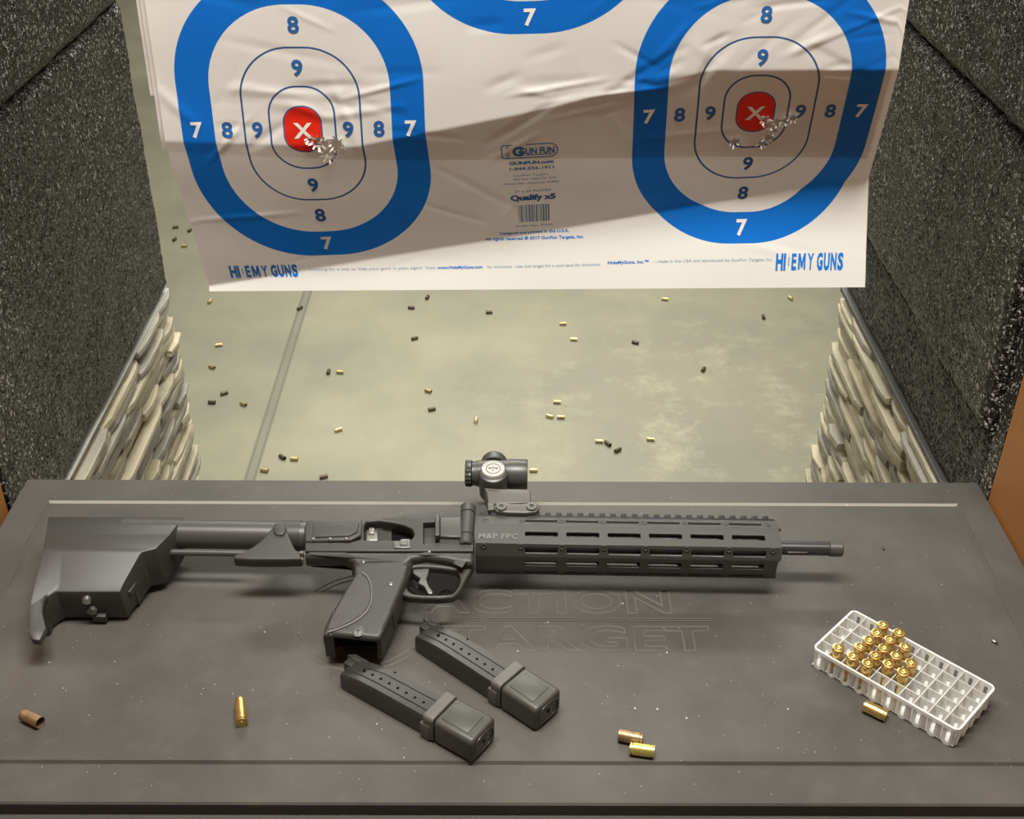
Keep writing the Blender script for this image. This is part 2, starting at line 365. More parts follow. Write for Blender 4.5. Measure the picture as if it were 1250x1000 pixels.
def foam_panel(name, x0, x1, y0, y1, z0, z1, sgn, m, label, ch=0.010, rag=0.0):
    """thick crumb-rubber slab, chamfered and slightly ragged edges; sgn: which way its face looks"""
    mb = MB(); bm = mb.bm
    ny, nz = int((y1 - y0) / 0.008), int((z1 - z0) / 0.008)
    xf, xb = (x1, x0) if sgn > 0 else (x0, x1); G = []
    for i in range(ny + 1):
        row = []
        for j in range(nz + 1):
            y = y0 + (y1 - y0) * i / ny; z = z0 + (z1 - z0) * j / nz
            e = min(y - y0, y1 - y, z - z0, z1 - z)
            dx = max(0, ch - e)
            nn = noise.noise((y * 120, z * 120, x0 * 7)) * 0.0012 + noise.noise((y * 14, z * 14, x0)) * 0.002
            ed = rag * noise.noise((y * 90, z * 90, 3.3)) if e < 1e-6 else 0
            row.append(bm.verts.new((xf - sgn * (dx * 1.0 - nn), y + (ed if i in (0, ny) else 0), z + (ed if j in (0, nz) else 0))))
        G.append(row)
    for i in range(ny):
        for j in range(nz): bm.faces.new((G[i][j], G[i + 1][j], G[i + 1][j + 1], G[i][j + 1]))
    B = [G[i][0] for i in range(ny + 1)] + [G[ny][j] for j in range(1, nz + 1)] + [G[i][nz] for i in range(ny - 1, -1, -1)] + [G[0][j] for j in range(nz - 1, 0, -1)]
    K = [bm.verts.new((xb, v.co.y, v.co.z)) for v in B]
    n = len(B)
    for k in range(n): bm.faces.new((B[k], B[(k + 1) % n], K[(k + 1) % n], K[k]))
    bm.faces.new(K)
    o = mb.build(name, m, smooth=50); return tag(o, label, 'acoustic panel', 'black crumb foam panels lining the stall')
SEAM = BZ + 0.332
foam_panel('acoustic_panel', XL - 0.045, XL, 0.945, YF, BZ - 0.077, SEAM, 1, FOAM, 'black crumb rubber foam panel above the stone wall left of the bench, below the seam', ch=0.006, rag=0.004)
foam_panel('acoustic_panel', XL - 0.045, XL + 0.004, 0.945, YF, SEAM + 0.0015, SEAM + 0.55, 1, FOAM, 'black foam panel in the top left corner, above the slanting seam', rag=0.003)
foam_panel('acoustic_panel', XR - 0.012, XR + 0.04, 0.988, YF - 0.02, BZ + 0.055, SEAM + 0.007, -1, FOAM, 'black crumb foam panel right of the paper target, below the seam', rag=0.005)
foam_panel('acoustic_panel', XR - 0.016, XR + 0.04, 0.988, YF - 0.02, SEAM + 0.0115, SEAM + 0.56, -1, FOAM, 'black foam panel in the top right corner, above the slanting seam', rag=0.003)
foam_panel('acoustic_panel', XR + 0.004, XR + 0.04, 0.99, YF - 0.02, BZ - 0.061, BZ + 0.0490, -1, FOAMC, 'narrow coarse black foam strip recessed between metal trim and the right panel', ch=0.003, rag=0.002)

# ================================================================== bench
bench = tag(empty('shooting_bench', (0, 0.78, 0)), 'wide dark grey rubber topped shooting bench with grooved border and embossed lettering', 'bench')
def bench_top():
    m = MB(); bm = m.bm; oy = -0.78
    def rect(x0, x1, y0, y1, z): return [bm.verts.new(p) for p in ((x0, y0 + oy, z), (x1, y0 + oy, z), (x1, y1 + oy, z), (x0, y1 + oy, z))]
    X0, X1, Y0, Y1 = XL + 0.0065, XR - 0.0015, 0.581, 0.9865
    gx0, gx1, gy0, gy1 = -0.4595, 0.4560, 0.6165, 0.9500
    g = 0.0052; d = 0.0024
    L = [rect(X0, X1, Y0, Y1, BZ - 0.012), rect(X0, X1, Y0, Y1, BZ - 0.0015), rect(X0 + .0015, X1 - .0015, Y0 + .0015, Y1 - .0015, BZ),
         rect(gx0, gx1, gy0, gy1, BZ), rect(gx0 + .0016, gx1 - .0016, gy0 + .0014, gy1 - .0018, BZ - d),
         rect(gx0 + g * .65, gx1 - g * .65, gy0 + g * .65, gy1 - g * .65, BZ - d), rect(gx0 + g, gx1 - g, gy0 + g, gy1 - g, BZ)]
    for A, B in zip(L, L[1:]):
        for k in range(4): bm.faces.new((A[k], A[(k + 1) % 4], B[(k + 1) % 4], B[k]))
    bm.faces.new(L[-1]); bm.faces.new(L[0][::-1])
    bm.faces.ensure_lookup_table()
    for q_ in (3, 5):              # worn, dusty groove edges at the back and the sides
        bm.faces[q_ * 4 + 2].material_index = 1
    for q_ in (3,): bm.faces[q_ * 4 + 1].material_index = 2; bm.faces[q_ * 4 + 3].material_index = 2
    return m.build('bench_top', [BENCH, DUSTY, RIDGE], bench, smooth=0)
bench_top()
b = MB(); b.box(XL + 0.008, XR - 0.003, 0.50 - .78, 0.975 - .78, 0.0, BZ - 0.0125, 0.001); b.build('bench_base', BASEM, bench, smooth=0)
# embossed badge: raised outlines of the lettering, ring and divider bar
def bench_badge():
    m = MB()
    def put(txt, pa, pb, ph):   # text spanning pixel pa -> pb (baseline), cap top at pixel ph
        A, B, T = U(*pa), U(*pb), U(*ph)
        me = text_mesh(txt, 1.0, bold=0.022, outline=0.017, space=1.02)
        xs = [v.co.x for v in me.vertices]; ys = [v.co.y for v in me.vertices]
        S = Matrix.Diagonal(((B.x - A.x) / (max(xs) - min(xs)), (T.y - A.y) / (max(ys) - min(ys)), 0.040, 1))
        M = Matrix.Translation((A.x, A.y - 0.78, BZ + 0.0000)) @ S @ Matrix.Translation((-min(xs), -min(ys), 0))
        m.add(me, M)
    put('ACTION', (512, 749), (822, 750), (512, 719))
    put('TARGET', (536, 795), (872, 797), (536, 763))
    c = U(444, 757)
    for R in (0.0610, 0.0555):
        pts = 96; N = 6; vs = []
        for k in range(pts):
            t = 2 * math.pi * k / pts
            for j in range(N):
                a = 2 * math.pi * j / N; rr = R + 0.0009 * math.cos(a)
                vs.append((c.x + rr * math.cos(t), c.y - .78 + rr * math.sin(t), BZ + 0.0005 * math.sin(a)))
        m.poly(vs, [(k * N + j, k * N + (j + 1) % N, ((k + 1) % pts) * N + (j + 1) % N, ((k + 1) % pts) * N + j) for k in range(pts) for j in range(N)])
    A, B = U(548, 756.5), U(870, 756.5)
    m.box(A.x, B.x, A.y - .78 - 0.0016, A.y - .78 - 0.0004, BZ - 0.0003, BZ + 0.0005)
    m.box(A.x, B.x, A.y - .78 + 0.0010, A.y - .78 + 0.0022, BZ - 0.0003, BZ + 0.0005)
    o = m.build('embossed_badge', RIDGE, bench, smooth=60, weld=False)
    o['label'] = 'raised outline lettering reading ACTION TARGET with a ring'
bench_badge()

# ================================================================== paper target
PW, PH = 0.584, 0.72
def lin(t, P):
    if t <= P[0][0]: return P[0][1]
    for (a, x), (c, z) in zip(P, P[1:]):
        if t <= c: return x + (z - x) * (t - a) / (c - a)
    return P[-1][1]
def knots(s):
    def L(a, c): return Vector(a).lerp(Vector(c), s)
    B = L((-.2655, .946, .2385), (.3185, .942, .2475)); C2 = L((-.2655, .948, .2425), (.3140, .972, .3385))
    C1 = L((-.2770, .925, .386), (.3085, .930, .4455)); C1.z = lin(s, [(0, .386), (.26, .381), (.50, .410), (.75, .4445), (1, .4455)])
    T = L((-.277, .930, .496), (.307, .930, .498)); return B, C2, C1, T
def S0(u, v):
    B, C2, C1, T = knots(u / PW); l1 = (B - C2).length; l2 = (C2 - C1).length; l3 = (C1 - T).length
    if v < l1: return B.lerp(C2, v / l1) if l1 > 0 else B
    if v < l1 + l2: return C2.lerp(C1, (v - l1) / l2)
    if v < l1 + l2 + l3: return C1.lerp(T, (v - l1 - l2) / l3)
    return T + Vector((0, 0, v - l1 - l2 - l3))
WF = ([0.00152, 0.00441, 0.00081, 0.00118, 0.00069, -0.00153, -0.00118, 0.00027, -0.00032, -0.00302],
      [0.0044, 0.009, -0.0016, 0.00168, 0.00101, -0.00431, -0.00284, 0.00199, -0.00029, -0.00374])
def warp(u, v):
    U_ = (u - .292) / .292; vv = min(v, .34); V = (vv - .15) / .15
    bs = (1, U_, V, U_ * V, U_ * U_, V * V, U_ * V * V, V ** 3, U_ * U_ * V, U_ ** 3)
    k = max(0, min(1, (0.5 - v) / 0.16)) * min(1, max(0, v / 0.02)) * min(1, max(0, u / .01)) * min(1, max(0, (PW - u) / .01))
    return u + k * sum(a * c for a, c in zip(WF[0], bs)), v + k * sum(a * c for a, c in zip(WF[1], bs))
_cr = random.Random(21); CREASES = []
for k0 in range(90):
    cu0 = _cr.uniform(0.01, PW - .01); near_ = _cr.random() < .55
    cv0 = (0.165 + 0.055 * cu0 / PW + _cr.gauss(0, .022)) if near_ else _cr.uniform(0.02, 0.34)
    CREASES.append((cu0, cv0, math.radians(_cr.gauss(6, 26)), _cr.uniform(.012, .045) * (1 if near_ else 1.6), _cr.uniform(.0025, .007), _cr.choice((-1, 1)) * _cr.uniform(.0002, .0009) * (1 if near_ else .6)))
def wrinkle(u, v):
    """soft cockling plus short sharp creases, most of them beside the long fold"""
    w_ = noise.noise((u * 7, v * 11, 0.3)) * 0.0016 + noise.noise((u * 22, v * 30, 4.3)) * 0.00025
    if v < .40:
        for cu_, cv_, an, ln, wd, am in CREASES:
            dx, dy = u - cu_, v - cv_
            if abs(dx) > ln + .01 or abs(dy) > ln + .01: continue
            a = dx * math.cos(an) + dy * math.sin(an); c = -dx * math.sin(an) + dy * math.cos(an)
            t = abs(a) / ln
            if t < 1 and abs(c) < wd: w_ += am * (1 - t * t) * (1 - abs(c) / wd)
    return w_ * min(1, max(0, v / 0.03))
def SP(u, v, off=0.0):
    uu, vv = warp(u, v); p = S0(uu, vv) + Vector((0, -wrinkle(u, v) - off, 0)); p.z += BZ; return p

PAPER_C = (0.80, 0.80, 0.765)
def paper_mat():
    m = mat('target_print', PAPER_C, 0.55, spec=0.35); nt = m.node_tree; N = nt.nodes; L = nt.links; b = N['Principled BSDF']
    uv = N.new('ShaderNodeUVMap'); uv.uv_map = 'print'; sep = N.new('ShaderNodeSeparateXYZ'); L.new(uv.outputs[0], sep.inputs[0])
    def M(op, a, c=None, clamp=False):
        n = N.new('ShaderNodeMath'); n.operation = op; n.use_clamp = clamp
        for i, x in enumerate((a, c)):
            if x is None: continue
            if isinstance(x, (int, float)): n.inputs[i].default_value = x
            else: L.new(x, n.inputs[i])
        return n.outputs[0]
    blue = thin = red = None
    def mn(a, c): return c if a is None else M('MAXIMUM', a, c)
    for cx, cy in ((.112, .160), (.472, .160), (.292, .360), (.112, .560), (.472, .560)):
        px = M('ABSOLUTE', M('SUBTRACT', sep.outputs[0], cx)); py = M('ABSOLUTE', M('SUBTRACT', sep.outputs[1], cy))
        def sd(a, h, r):
            qx = M('SUBTRACT', px, a - r); qy = M('SUBTRACT', py, h - r)
            mx = M('MAXIMUM', qx, 0.0); my = M('MAXIMUM', qy, 0.0)
            l = M('SQRT', M('ADD', M('MULTIPLY', mx, mx), M('MULTIPLY', my, my)))
            return M('SUBTRACT', l, r)
        def inside(d, e=0.0): return M('MULTIPLY', M('SUBTRACT', e, d), 4000.0, True)
        def ring(d, wd): return inside(M('SUBTRACT', M('ABSOLUTE', d), wd))
        so = sd(.098, .126, .088); si = sd(.0715, .1005, .066); s9 = sd(.047, .067, .041); s10 = sd(.0262, .0355, .0235); sr = sd(.0152, .0195, .0145)
        band = M('MULTIPLY', inside(so), M('SUBTRACT', 1.0, inside(si)))
        blue = mn(blue, band); thin = mn(thin, M('MAXIMUM', M('MAXIMUM', ring(s9, .0009), ring(s10, .0009)), ring(sr, .0007)))
        red = mn(red, inside(sr))
    def mixc(fac, a, col):
        x = N.new('ShaderNodeMix'); x.data_type = 'RGBA'; x.inputs[7].default_value = (*col, 1); L.new(fac, x.inputs[0])
        if isinstance(a, tuple): x.inputs[6].default_value = (*a, 1)
        else: L.new(a, x.inputs[6])
        return x.outputs[2]
    c = mixc(blue, PAPER_C, (0.0, 0.165, 0.66)); c = mixc(red, c, (0.84, 0.025, 0.008)); c = mixc(thin, c, (0.03, 0.10, 0.30))
    L.new(c, b.inputs['Base Color'])
    t = N.new('ShaderNodeBsdfTranslucent'); L.new(c, t.inputs[0]); ms = N.new('ShaderNodeMixShader'); ms.inputs[0].default_value = 0.20
    L.new(b.outputs[0], ms.inputs[1]); L.new(t.outputs[0], ms.inputs[2]); L.new(ms.outputs[0], N['Material Output'].inputs[0])
    return m
PAPER = paper_mat()
PLAIN = mat('plain_paper', PAPER_C, 0.6, spec=0.3)
TORN = mat('torn_paper', (0.80, 0.78, 0.73), 0.7)
INKB = mat('ink_blue', (0.015, 0.11, 0.36), 0.55)
INKC = mat('ink_bright_blue', (0.0, 0.17, 0.60), 0.55)
INKW = mat('unprinted_white', (0.80, 0.80, 0.765), 0.55)
INKP = mat('ink_pale_blue', (0.22, 0.34, 0.50), 0.55)
HOLES = [(131, 145, 8.5), (123, 149, 5.0), (138, 147, 5.5), (130, 137, 5.0), (117, 152, 2.6),
         (481, 153, 3.8), (484.5, 147, 3.9), (491, 149, 4.3), (498, 151, 4.2), (503, 153, 3.4), (489, 141, 3.9), (486, 134, 4.3), (481, 129, 3.9), (458, 131, 4.2)]
def in_hole(u, v):
    for cx, cy, r in HOLES:
        d = math.hypot(u * 1000 - cx, v * 1000 - cy); a = math.atan2(v * 1000 - cy, u * 1000 - cx)
        if d < r * (0.80 + 0.28 * noise.noise((math.cos(a) * 2.2, math.sin(a) * 2.2, cx))): return True
    return False
def target_sheet():
    m = MB(); bm = m.bm
    us = [PW * i / 292 for i in range(293)]
    vs = [0.001 * 0]
    v = 0.0
    while v < 0.30: v += 0.0015; vs.append(v)
    while v < PH - 0.01: v += 0.006; vs.append(v)
    uvl = bm.loops.layers.uv.new('print')
    G = [[bm.verts.new(SP(u, v)) for v in vs] for u in us]
    for i in range(len(us) - 1):
        for j in range(len(vs) - 1):
            uc, vc = (us[i] + us[i + 1]) / 2, (vs[j] + vs[j + 1]) / 2
            if 0.1 < vc < 0.2 and in_hole(uc, vc): continue
            f = bm.faces.new((G[i][j], G[i + 1][j], G[i + 1][j + 1], G[i][j + 1]))
            for l, (a, c) in zip(f.loops, ((i, j), (i + 1, j), (i + 1, j + 1), (i, j + 1))): l[uvl].uv = (us[a], vs[c])
    # print (lettering), laid on the paper surface
    def put(txt, u, v, h, mi, bold=0.0, width=None, sx=1.0, rot=0.0, space=1.0):
        me = text_mesh(txt, h / 0.70, bold=bold, sx=sx, width=width, space=space)
        q = bmesh.new(); q.from_mesh(me); bpy.data.meshes.remove(me)
        if h > 0.006:
            for ax in (0, 1):
                c0 = min(w_.co[ax] for w_ in q.verts); c1 = max(w_.co[ax] for w_ in q.verts)
                x = c0 + 0.002
                while x < c1:
                    co = [0, 0, 0]; co[ax] = x; no = [0, 0, 0]; no[ax] = 1
                    bmesh.ops.bisect_plane(q, geom=q.verts[:] + q.edges[:] + q.faces[:], plane_co=co, plane_no=no); x += 0.002
        y0 = h / 2
        ca, sa = math.cos(rot), math.sin(rot)
        mp = {}
        for w_ in q.verts:
            x, y = w_.co.x, w_.co.y - y0
            mp[w_] = bm.verts.new(SP(u + x * ca - y * sa, v + x * sa + y * ca, 0.00022))
        for f in q.faces:
            try: F = bm.faces.new([mp[w_] for w_ in f.verts]); F.material_index = mi
            except ValueError: pass
        q.free()
    for cx, cy in ((.112, .160), (.472, .160), (.112, .560), (.472, .560), (.292, .360)):
        put('X', cx, cy - .001, .0125, 3, bold=.0005, sx=1.05)
        for dx, dy, ch, mi in ((-.086, 0, '7', 3), (.086, 0, '7', 3), (0, -.1125, '7', 3), (0, .1125, '7', 3), (-.061, 0, '8', 1), (.061, 0, '8', 1), (0, -.083, '8', 1), (0, .085, '8', 1), (-.0365, 0, '9', 1), (.0365, 0, '9', 1), (0, -.052, '9', 1), (0, .051, '9', 1)):
            if abs(cx - .292) < .01 and dx: pass
            put(ch, cx + dx, cy + dy, .0125, mi, bold=.00055)
    for u0 in (.0215, .5040):
        put('HI', u0 + .0043, .0195, .0115, 2, bold=.0008, width=.0088)
        put('I', u0 + .0113, .0195, .0065, 2, bold=.0001, sx=.6)
        put('E', u0 + .0158, .0195, .0115, 2, bold=.0006, width=.0042)
        M_ = [(0, 0), (0, 1), (.27, 1), (.5, .45), (.73, 1), (1, 1), (1, 0), (.76, 0), (.76, .55), (.60, .12), (.40, .12), (.24, .55), (.24, 0)]
        vv_ = [bm.verts.new(SP(u0 + .0197 + x_ * .0066, .0195 - .0060 + y_ * .0120, .00022)) for x_, y_ in M_]
        for tri in ((0, 1, 11, 12), (1, 2, 11), (2, 3, 10, 11), (3, 4, 9, 10), (3, 4, 8, 9), (4, 5, 8), (5, 6, 7, 8)):
            if tri == (3, 4, 9, 10): tri = (3, 9, 10)
            try: F = bm.faces.new([vv_[q_] for q_ in tri]); F.material_index = 2
            except ValueError: pass
        put('Y', u0 + .0308, .0195, .0115, 2, bold=.0005, width=.0056)
        for k_, ch in enumerate('GUNS'): put(ch, u0 + .0390 + k_ * .0061, .0195, .0115, 2, bold=.0008, width=.0052)
    y = .0200
    put('Looking for a way to hide your guns in plain sight?  Visit', .148, y, .0024, 4, width=.112)
    put('www.HideMyGuns.com', .226, y, .0024, 2, bold=.0001, width=.040)
    put('for solutions.  Use this target for a cool save for discounts.', .300, y, .0024, 4, width=.100)
    put('HideMyGuns, Inc.\u2122', .374, y + .001, .0024, 2, bold=.0001, width=.036)
    put('- made in the USA and distributed by GunFun Targets, Inc.', .449, y + .001, .0024, 4, width=.104)
    cx = .292
    put('GUN FUN', cx + .005, .1330, .0060, 1, bold=.0003, width=.028)
    put('G', cx - .0105, .1330, .0085, 1, bold=.0006)
    put('GUNFUN.com', cx, .1215, .0030, 1, bold=.0002, width=.036)
    put('1-844-556-1911', cx, .1158, .0030, 1, bold=.0001, width=.036)
    put('GunFun Targets', cx - .001, .1090, .0020, 1, width=.028)
    put('300 Dan Tibbs Rd. NW', cx + .002, .1050, .0020, 1, width=.036)
    put('Huntsville, Alabama 35806', cx - .001, .1008, .0020, 1, width=.046)
    put('23 x 35 INCHES', cx, .0925, .0024, 1, width=.030)
    put('Qualify x5', cx, .0858, .0052, 1, bold=.0004, width=.038)
    put('Order No. 35250', cx, .0560, .0020, 1, width=.032)
    put('Designed and printed in the U.S.A.', cx, .0490, .0026, 2, bold=.0001, width=.060)
    put('All rights reserved \u00a9 2017 GunFun Targets, Inc.', cx, .0435, .0026, 2, bold=.0001, width=.086)
    # capsule outline of the badge and the bar code
    def strip(pts, wd, mi):
        for (a, c) in zip(pts, pts[1:] + pts[:1]):
            d = Vector((c[0] - a[0], c[1] - a[1])); 
            if d.length < 1e-9: continue
            n = Vector((-d.y, d.x)).normalized() * wd / 2
            q = [SP(p[0] + k * n.x, p[1] + k * n.y, .00022) for p, k in ((a, -1), (c, -1), (c, 1), (a, 1))]
            f = bm.faces.new([bm.verts.new(x) for x in q]); f.material_index = mi
    cap = [(cx - .0215, .1265), (cx + .015, .1265)] + [(cx + .015 + .0065 * math.sin(t), .1330 - .0065 * math.cos(t)) for t in [math.pi * k / 8 for k in range(1, 8)]] + [(cx + .015, .1395), (cx - .0215, .1395), (cx - .0235, .1380), (cx - .0235, .1280)]
    strip(cap, .0009, 1); strip([(cx - .0195, .127), (cx - .0195, .139)], .0006, 1); strip([(cx - .0180, .127), (cx - .0180, .139)], .0006, 1)
    strip([(cx - .004, .1290), (cx + .017, .1290)], .0007, 1)
    rs = random.Random(3); x = cx - .0130
    while x < cx + .0135:
        wd = rs.choice((.0004, .0004, .0008, .0012)); strip([(x + wd / 2, .0600), (x + wd / 2, .0780)], wd, 5); x += wd + rs.choice((.0004, .0005, .0009))
    # torn petals round the bullet holes
    rs = random.Random(11)
    for hx, hy, r in HOLES:
        n = int(5 + r * .6)
        for k in range(n):
            a = 2 * math.pi * (k + rs.uniform(-.3, .3)) / n; hw = rs.uniform(.25, .5) * 2.6 / max(r, 2.6)
            r0 = r * rs.uniform(.70, .95); r1 = r0 + rs.uniform(1.2, 3.2) * (1.35 if r > 4.5 else 1); lift = rs.uniform(.0012, .0042)
            def pt(rr, aa, o): return SP((hx + rr * math.cos(aa)) / 1000, (hy + rr * math.sin(aa)) / 1000, o)
            q = [pt(r0, a - hw, .0003), pt(r0, a + hw, .0003), pt(r1, a + hw * rs.uniform(.1, .7), lift), pt(r1 * .96, a - hw * rs.uniform(.1, .7), lift * rs.uniform(.3, 1))]
            f = bm.faces.new([bm.verts.new(x) for x in q]); f.material_index = 6
            if rs.random() < .6:   # a shred folded inwards
                q = [pt(r0, a - hw * .8, .0002), pt(r0, a + hw * .6, .0002), pt(r0 * rs.uniform(.3, .6), a + rs.uniform(-.4, .4), rs.uniform(-.0015, .0012))]
                f = bm.faces.new([bm.verts.new(x) for x in q]); f.material_index = 6
    me = bpy.data.meshes.new('paper_target'); bm.to_mesh(me); bm.free()
    for x in (PAPER, INKB, INKC, INKW, INKP, INKP, TORN): me.materials.append(x)
    me.shade_smooth(); me.set_sharp_from_angle(angle=math.radians(60))
    o = bpy.data.objects.new('paper_target', me); COL.objects.link(o)
    return tag(o, 'large crumpled white paper target with blue ringed bulls and red centres hanging over the lane', 'target')
target_sheet()
def back_sheet(label, du, off, v0l, v0r):
    m = MB(); bm = m.bm; us = [du + (PW - 0.004) * i / 60 for i in range(61)]; G = []
    for u in us:
        s = min(1, max(0, u / PW)); v0 = v0l + (v0r - v0l) * s; col = []
        for j in range(50):
            v = v0 + (PH - v0) * j / 49
            uc = min(max(u, 0), PW); p = SP(uc, v); p.x += (u - uc); p.y += off; col.append(bm.verts.new(p))
        G.append(col)
    for A, B in zip(G, G[1:]):
        for j in range(49): bm.faces.new((A[j], B[j], B[j + 1], A[j + 1]))
    return tag(m.build('backing_paper', PLAIN, smooth=60), label, 'paper', 'plain sheets behind the printed target')
back_sheet('plain white sheet just behind the target, its corner showing low on the left edge', -.0045, .0035, .142, .110)
back_sheet('rearmost plain white sheet, a thin strip at the upper left edge of the target', -.0085, .0065, .185, .160)

# ================================================================== rifle
GZ = 0.0407
G_LOC = U(580, 655, GZ)
G_ROT = Matrix.Rotation(math.radians(-1.2), 4, 'Z') @ Matrix.Rotation(math.radians(8), 4, 'X')
G_M = Matrix.Translation(G_LOC) @ G_ROT; G_I = G_M.inverted()
gun = empty('rifle', G_LOC, G_ROT.to_euler())
tag(gun, 'black carbine rifle lying on its side across the bench, with a compact optic', 'rifle')
def g(px, py, lz=0.0):
    o = G_I @ CAM; d = G_I.to_3x3() @ ray(px, py); p = o + d * ((lz - o.z) / d.z); return (p.x, p.y)
def gl(pts, lz): return [g(a, c, lz) for a, c in pts]
def gplate(pts, z0, z1, bev=.001, res=2, holes=(), sm=0, mb=None, mi=0):
    mb = mb or MB(); lp = gl(pts, z1)
    if sm: lp = smooth_loop(lp, sm)
    hs = [smooth_loop(gl(h, z1), 2) if s_ else gl(h, z1) for h, s_ in holes]
    return mb.plate([lp] + hs, z0, z1, bev, res, mi=mi)
def relief(pts, faces, zb, name, m, parent, bev=.0012):
    mb = MB(); bm = mb.bm; V = [bm.verts.new((*g(a, c, z), z)) for a, c, z in pts]
    for f in faces: bm.faces.new([V[i] for i in f])
    bd = [e for e in bm.edges if len(e.link_faces) == 1]
    r = bmesh.ops.extrude_edge_only(bm, edges=bd); nv = [x for x in r['geom'] if isinstance(x, bmesh.types.BMVert)]
    for v in nv: v.co.z = zb
    ne = [x for x in r['geom'] if isinstance(x, bmesh.types.BMEdge) and all(v in nv for v in x.verts)]
    bmesh.ops.contextual_create(bm, geom=ne)
    bmesh.ops.recalc_face_normals(bm, faces=bm.faces)
    if bev:
        ed = [e for e in bm.edges if len(e.link_faces) == 2 and e.calc_face_angle(0) > math.radians(12)]
        bmesh.ops.bevel(bm, geom=ed, offset=bev, segments=2, profile=.5, affect='EDGES', clamp_overlap=True)
    return mb.build(name, m, parent, smooth=30)

# ---- stock
stock = relief([(58, 630, .004), (223, 630, .004), (57, 640, .016), (216, 640, .016), (55, 652, .0205), (207, 652, .0205),
                (52, 667, .0205), (190, 669, .0205), (76, 671.5, .0205), (172, 673.5, .0205), (73, 711, .0115), (151, 711, .0115),
                (68, 722, .0095), (146, 722, .0095), (34, 741, .0150), (49, 741, .0110), (52, 732, .0110), (58, 727, .0105)],
               [(0, 1, 3, 2), (2, 3, 5, 4), (4, 5, 7, 6), (6, 7, 9, 8), (8, 9, 11, 10), (10, 11, 13, 12),
                (6, 8, 10, 12, 17, 16, 15, 14)], -.026, 'stock', POLY, gun, bev=.0016)
relief([(48, 690, .0178), (34, 740, .0150), (34, 770, .0125), (38, 780, .0115), (48, 781, .0110), (56, 766, .0110), (51, 745, .0113), (53, 732, .0113), (58, 726, .0113)],
       [(0, 1, 7, 8), (1, 2, 5, 6, 7), (2, 3, 4, 5)], .0035, 'butt_toe', POLY, stock, bev=.0018)
gplate([(150, 670), (212, 664), (209, 678), (190, 680), (165, 722), (140, 722)], -.028, -.010, .001, mb=(q := MB()))
gplate([(176, 664), (206, 664), (180, 690), (158, 722), (150, 722)], -.010, -.002, .0008, mb=q)
q.build('stock_web', POLY, stock)
for i, (px, lz, r) in enumerate(((103, .001, .0038), (105, -.013, .0044))):
    x = g(px, 722, .0105)[0]; y = g(px, 722, .0105)[1]
    MB().lathe([(-.0035, r * .75), (-.003, r), (.0, r), (.002, r)], (x, y, lz), 'Y').build('sling_stud', BRIGHT if i == 0 else PEWTER, stock)
x, y = g(112, 722, .0105); MB().box(x - .006, x + .006, y - .004, y + .003, -.0255, -.018, .001).build('sling_foot', POLY, stock)
# ---- buffer tube, guide rod, collar
x0, y0 = g(150, 652, 0); x1, _ = g(376, 652, 0)
_, yt = g(300, 652.5, 0)
MB().lathe([(x0, .0128), (x0, .0133), (x1, .0133), (x1, .0128)], (0, yt, 0), 'X', 40).build('buffer_tube', ALU, gun)
xa = g(352, 652, 0)[0]; MB().lathe([(xa - .004, .0134), (xa - .004, .0140), (xa + .012, .0140), (xa + .012, .0134)], (0, yt, 0), 'X', 40).build('tube_ring', POLY, gun)
_, yr = g(240, 674, 0); xr0 = g(186, 674, 0)[0]; xr1 = g(300, 674, 0)[0]
MB().lathe([(xr0, .003), (xr1, .003)], (0, yr, 0), 'X', 16).build('guide_rod', ALU, gun)
gplate([(284, 677), (303, 670), (320, 658), (330, 645), (336, 638), (341, 636), (347, 638), (351, 648), (355, 660), (362, 672), (369, 680), (366, 682), (286, 682)], .0050, .0165, .0020, 3, sm=1).build('stock_latch', POLY, gun)
b = MB(); gplate([(333, 640), (341, 634), (349, 641), (348, 652), (334, 652)], .010, .0185, .0015, 2, sm=1, mb=b); b.build('latch_tab', POLY, gun)
b = MB()
for px, py in ((368, 674), (368, 682)): x, y = g(px, py, .012); b.lathe([(.006, .0019), (.0120, .0019), (.0128, .0012)], (x, y, 0), 'Z', 12)
b.build('latch_screw', BRIGHT, gun)
# ---- receiver
PORT = [(444, 640), (447, 636.5), (462, 635), (480, 637.5), (494, 640.5), (503, 645), (505.5, 651), (503, 656.5), (497, 658.5), (444, 658.5)]
WIN = [(517, 637), (536, 636), (536, 661), (517, 663)]
b = MB()
REC = [(372, 661), (428, 661), (440, 657), (442, 640), (446, 634.5), (460, 632), (486, 629), (533, 622.5), (556, 619.5), (568, 619), (577, 624), (579, 650), (578, 672), (372, 672)]
gplate(REC, .004, .0150, .0016, 3, holes=((PORT, 0), (WIN, 0)), mb=b)
gplate(REC, -.0150, -.004, .0016, 3, mb=b); gplate([(374, 661), (440, 657), (446, 634.5), (478, 636), (478, 671), (374, 671)], -.006, .003, .0002, mb=b)
gplate([(506, 634), (560, 622), (576, 626), (577, 671), (506, 671)], -.006, .0072, .0002, mb=b)
b.build('receiver', POLY, gun)
b = MB(); gplate([(444, 636), (505, 636), (505, 662), (444, 662)], -.0050, .0005, .0002, mb=b); b.build('port_interior', DARK, gun)
b = MB(); gplate([(447, 646), (461, 646), (461, 659), (447, 659)], -.002, .0085, .0008, mb=b); gplate([(450, 643), (457, 643), (457, 650), (450, 650)], .006, .011, .0006, mb=b); b.build('bolt', BRIGHT, gun)
b = MB(); gplate([(371, 643), (374, 635), (379, 633), (441, 633.5), (443, 640), (441, 652), (428, 658.5), (372, 660)], -.012, .0165, .0020, 3, mb=b)
gplate([(382, 638), (438, 638), (436, 648), (426, 653), (382, 655)], .015, .0180, .0007, mb=b); b.build('rear_cover', POLY, gun)
b = MB()
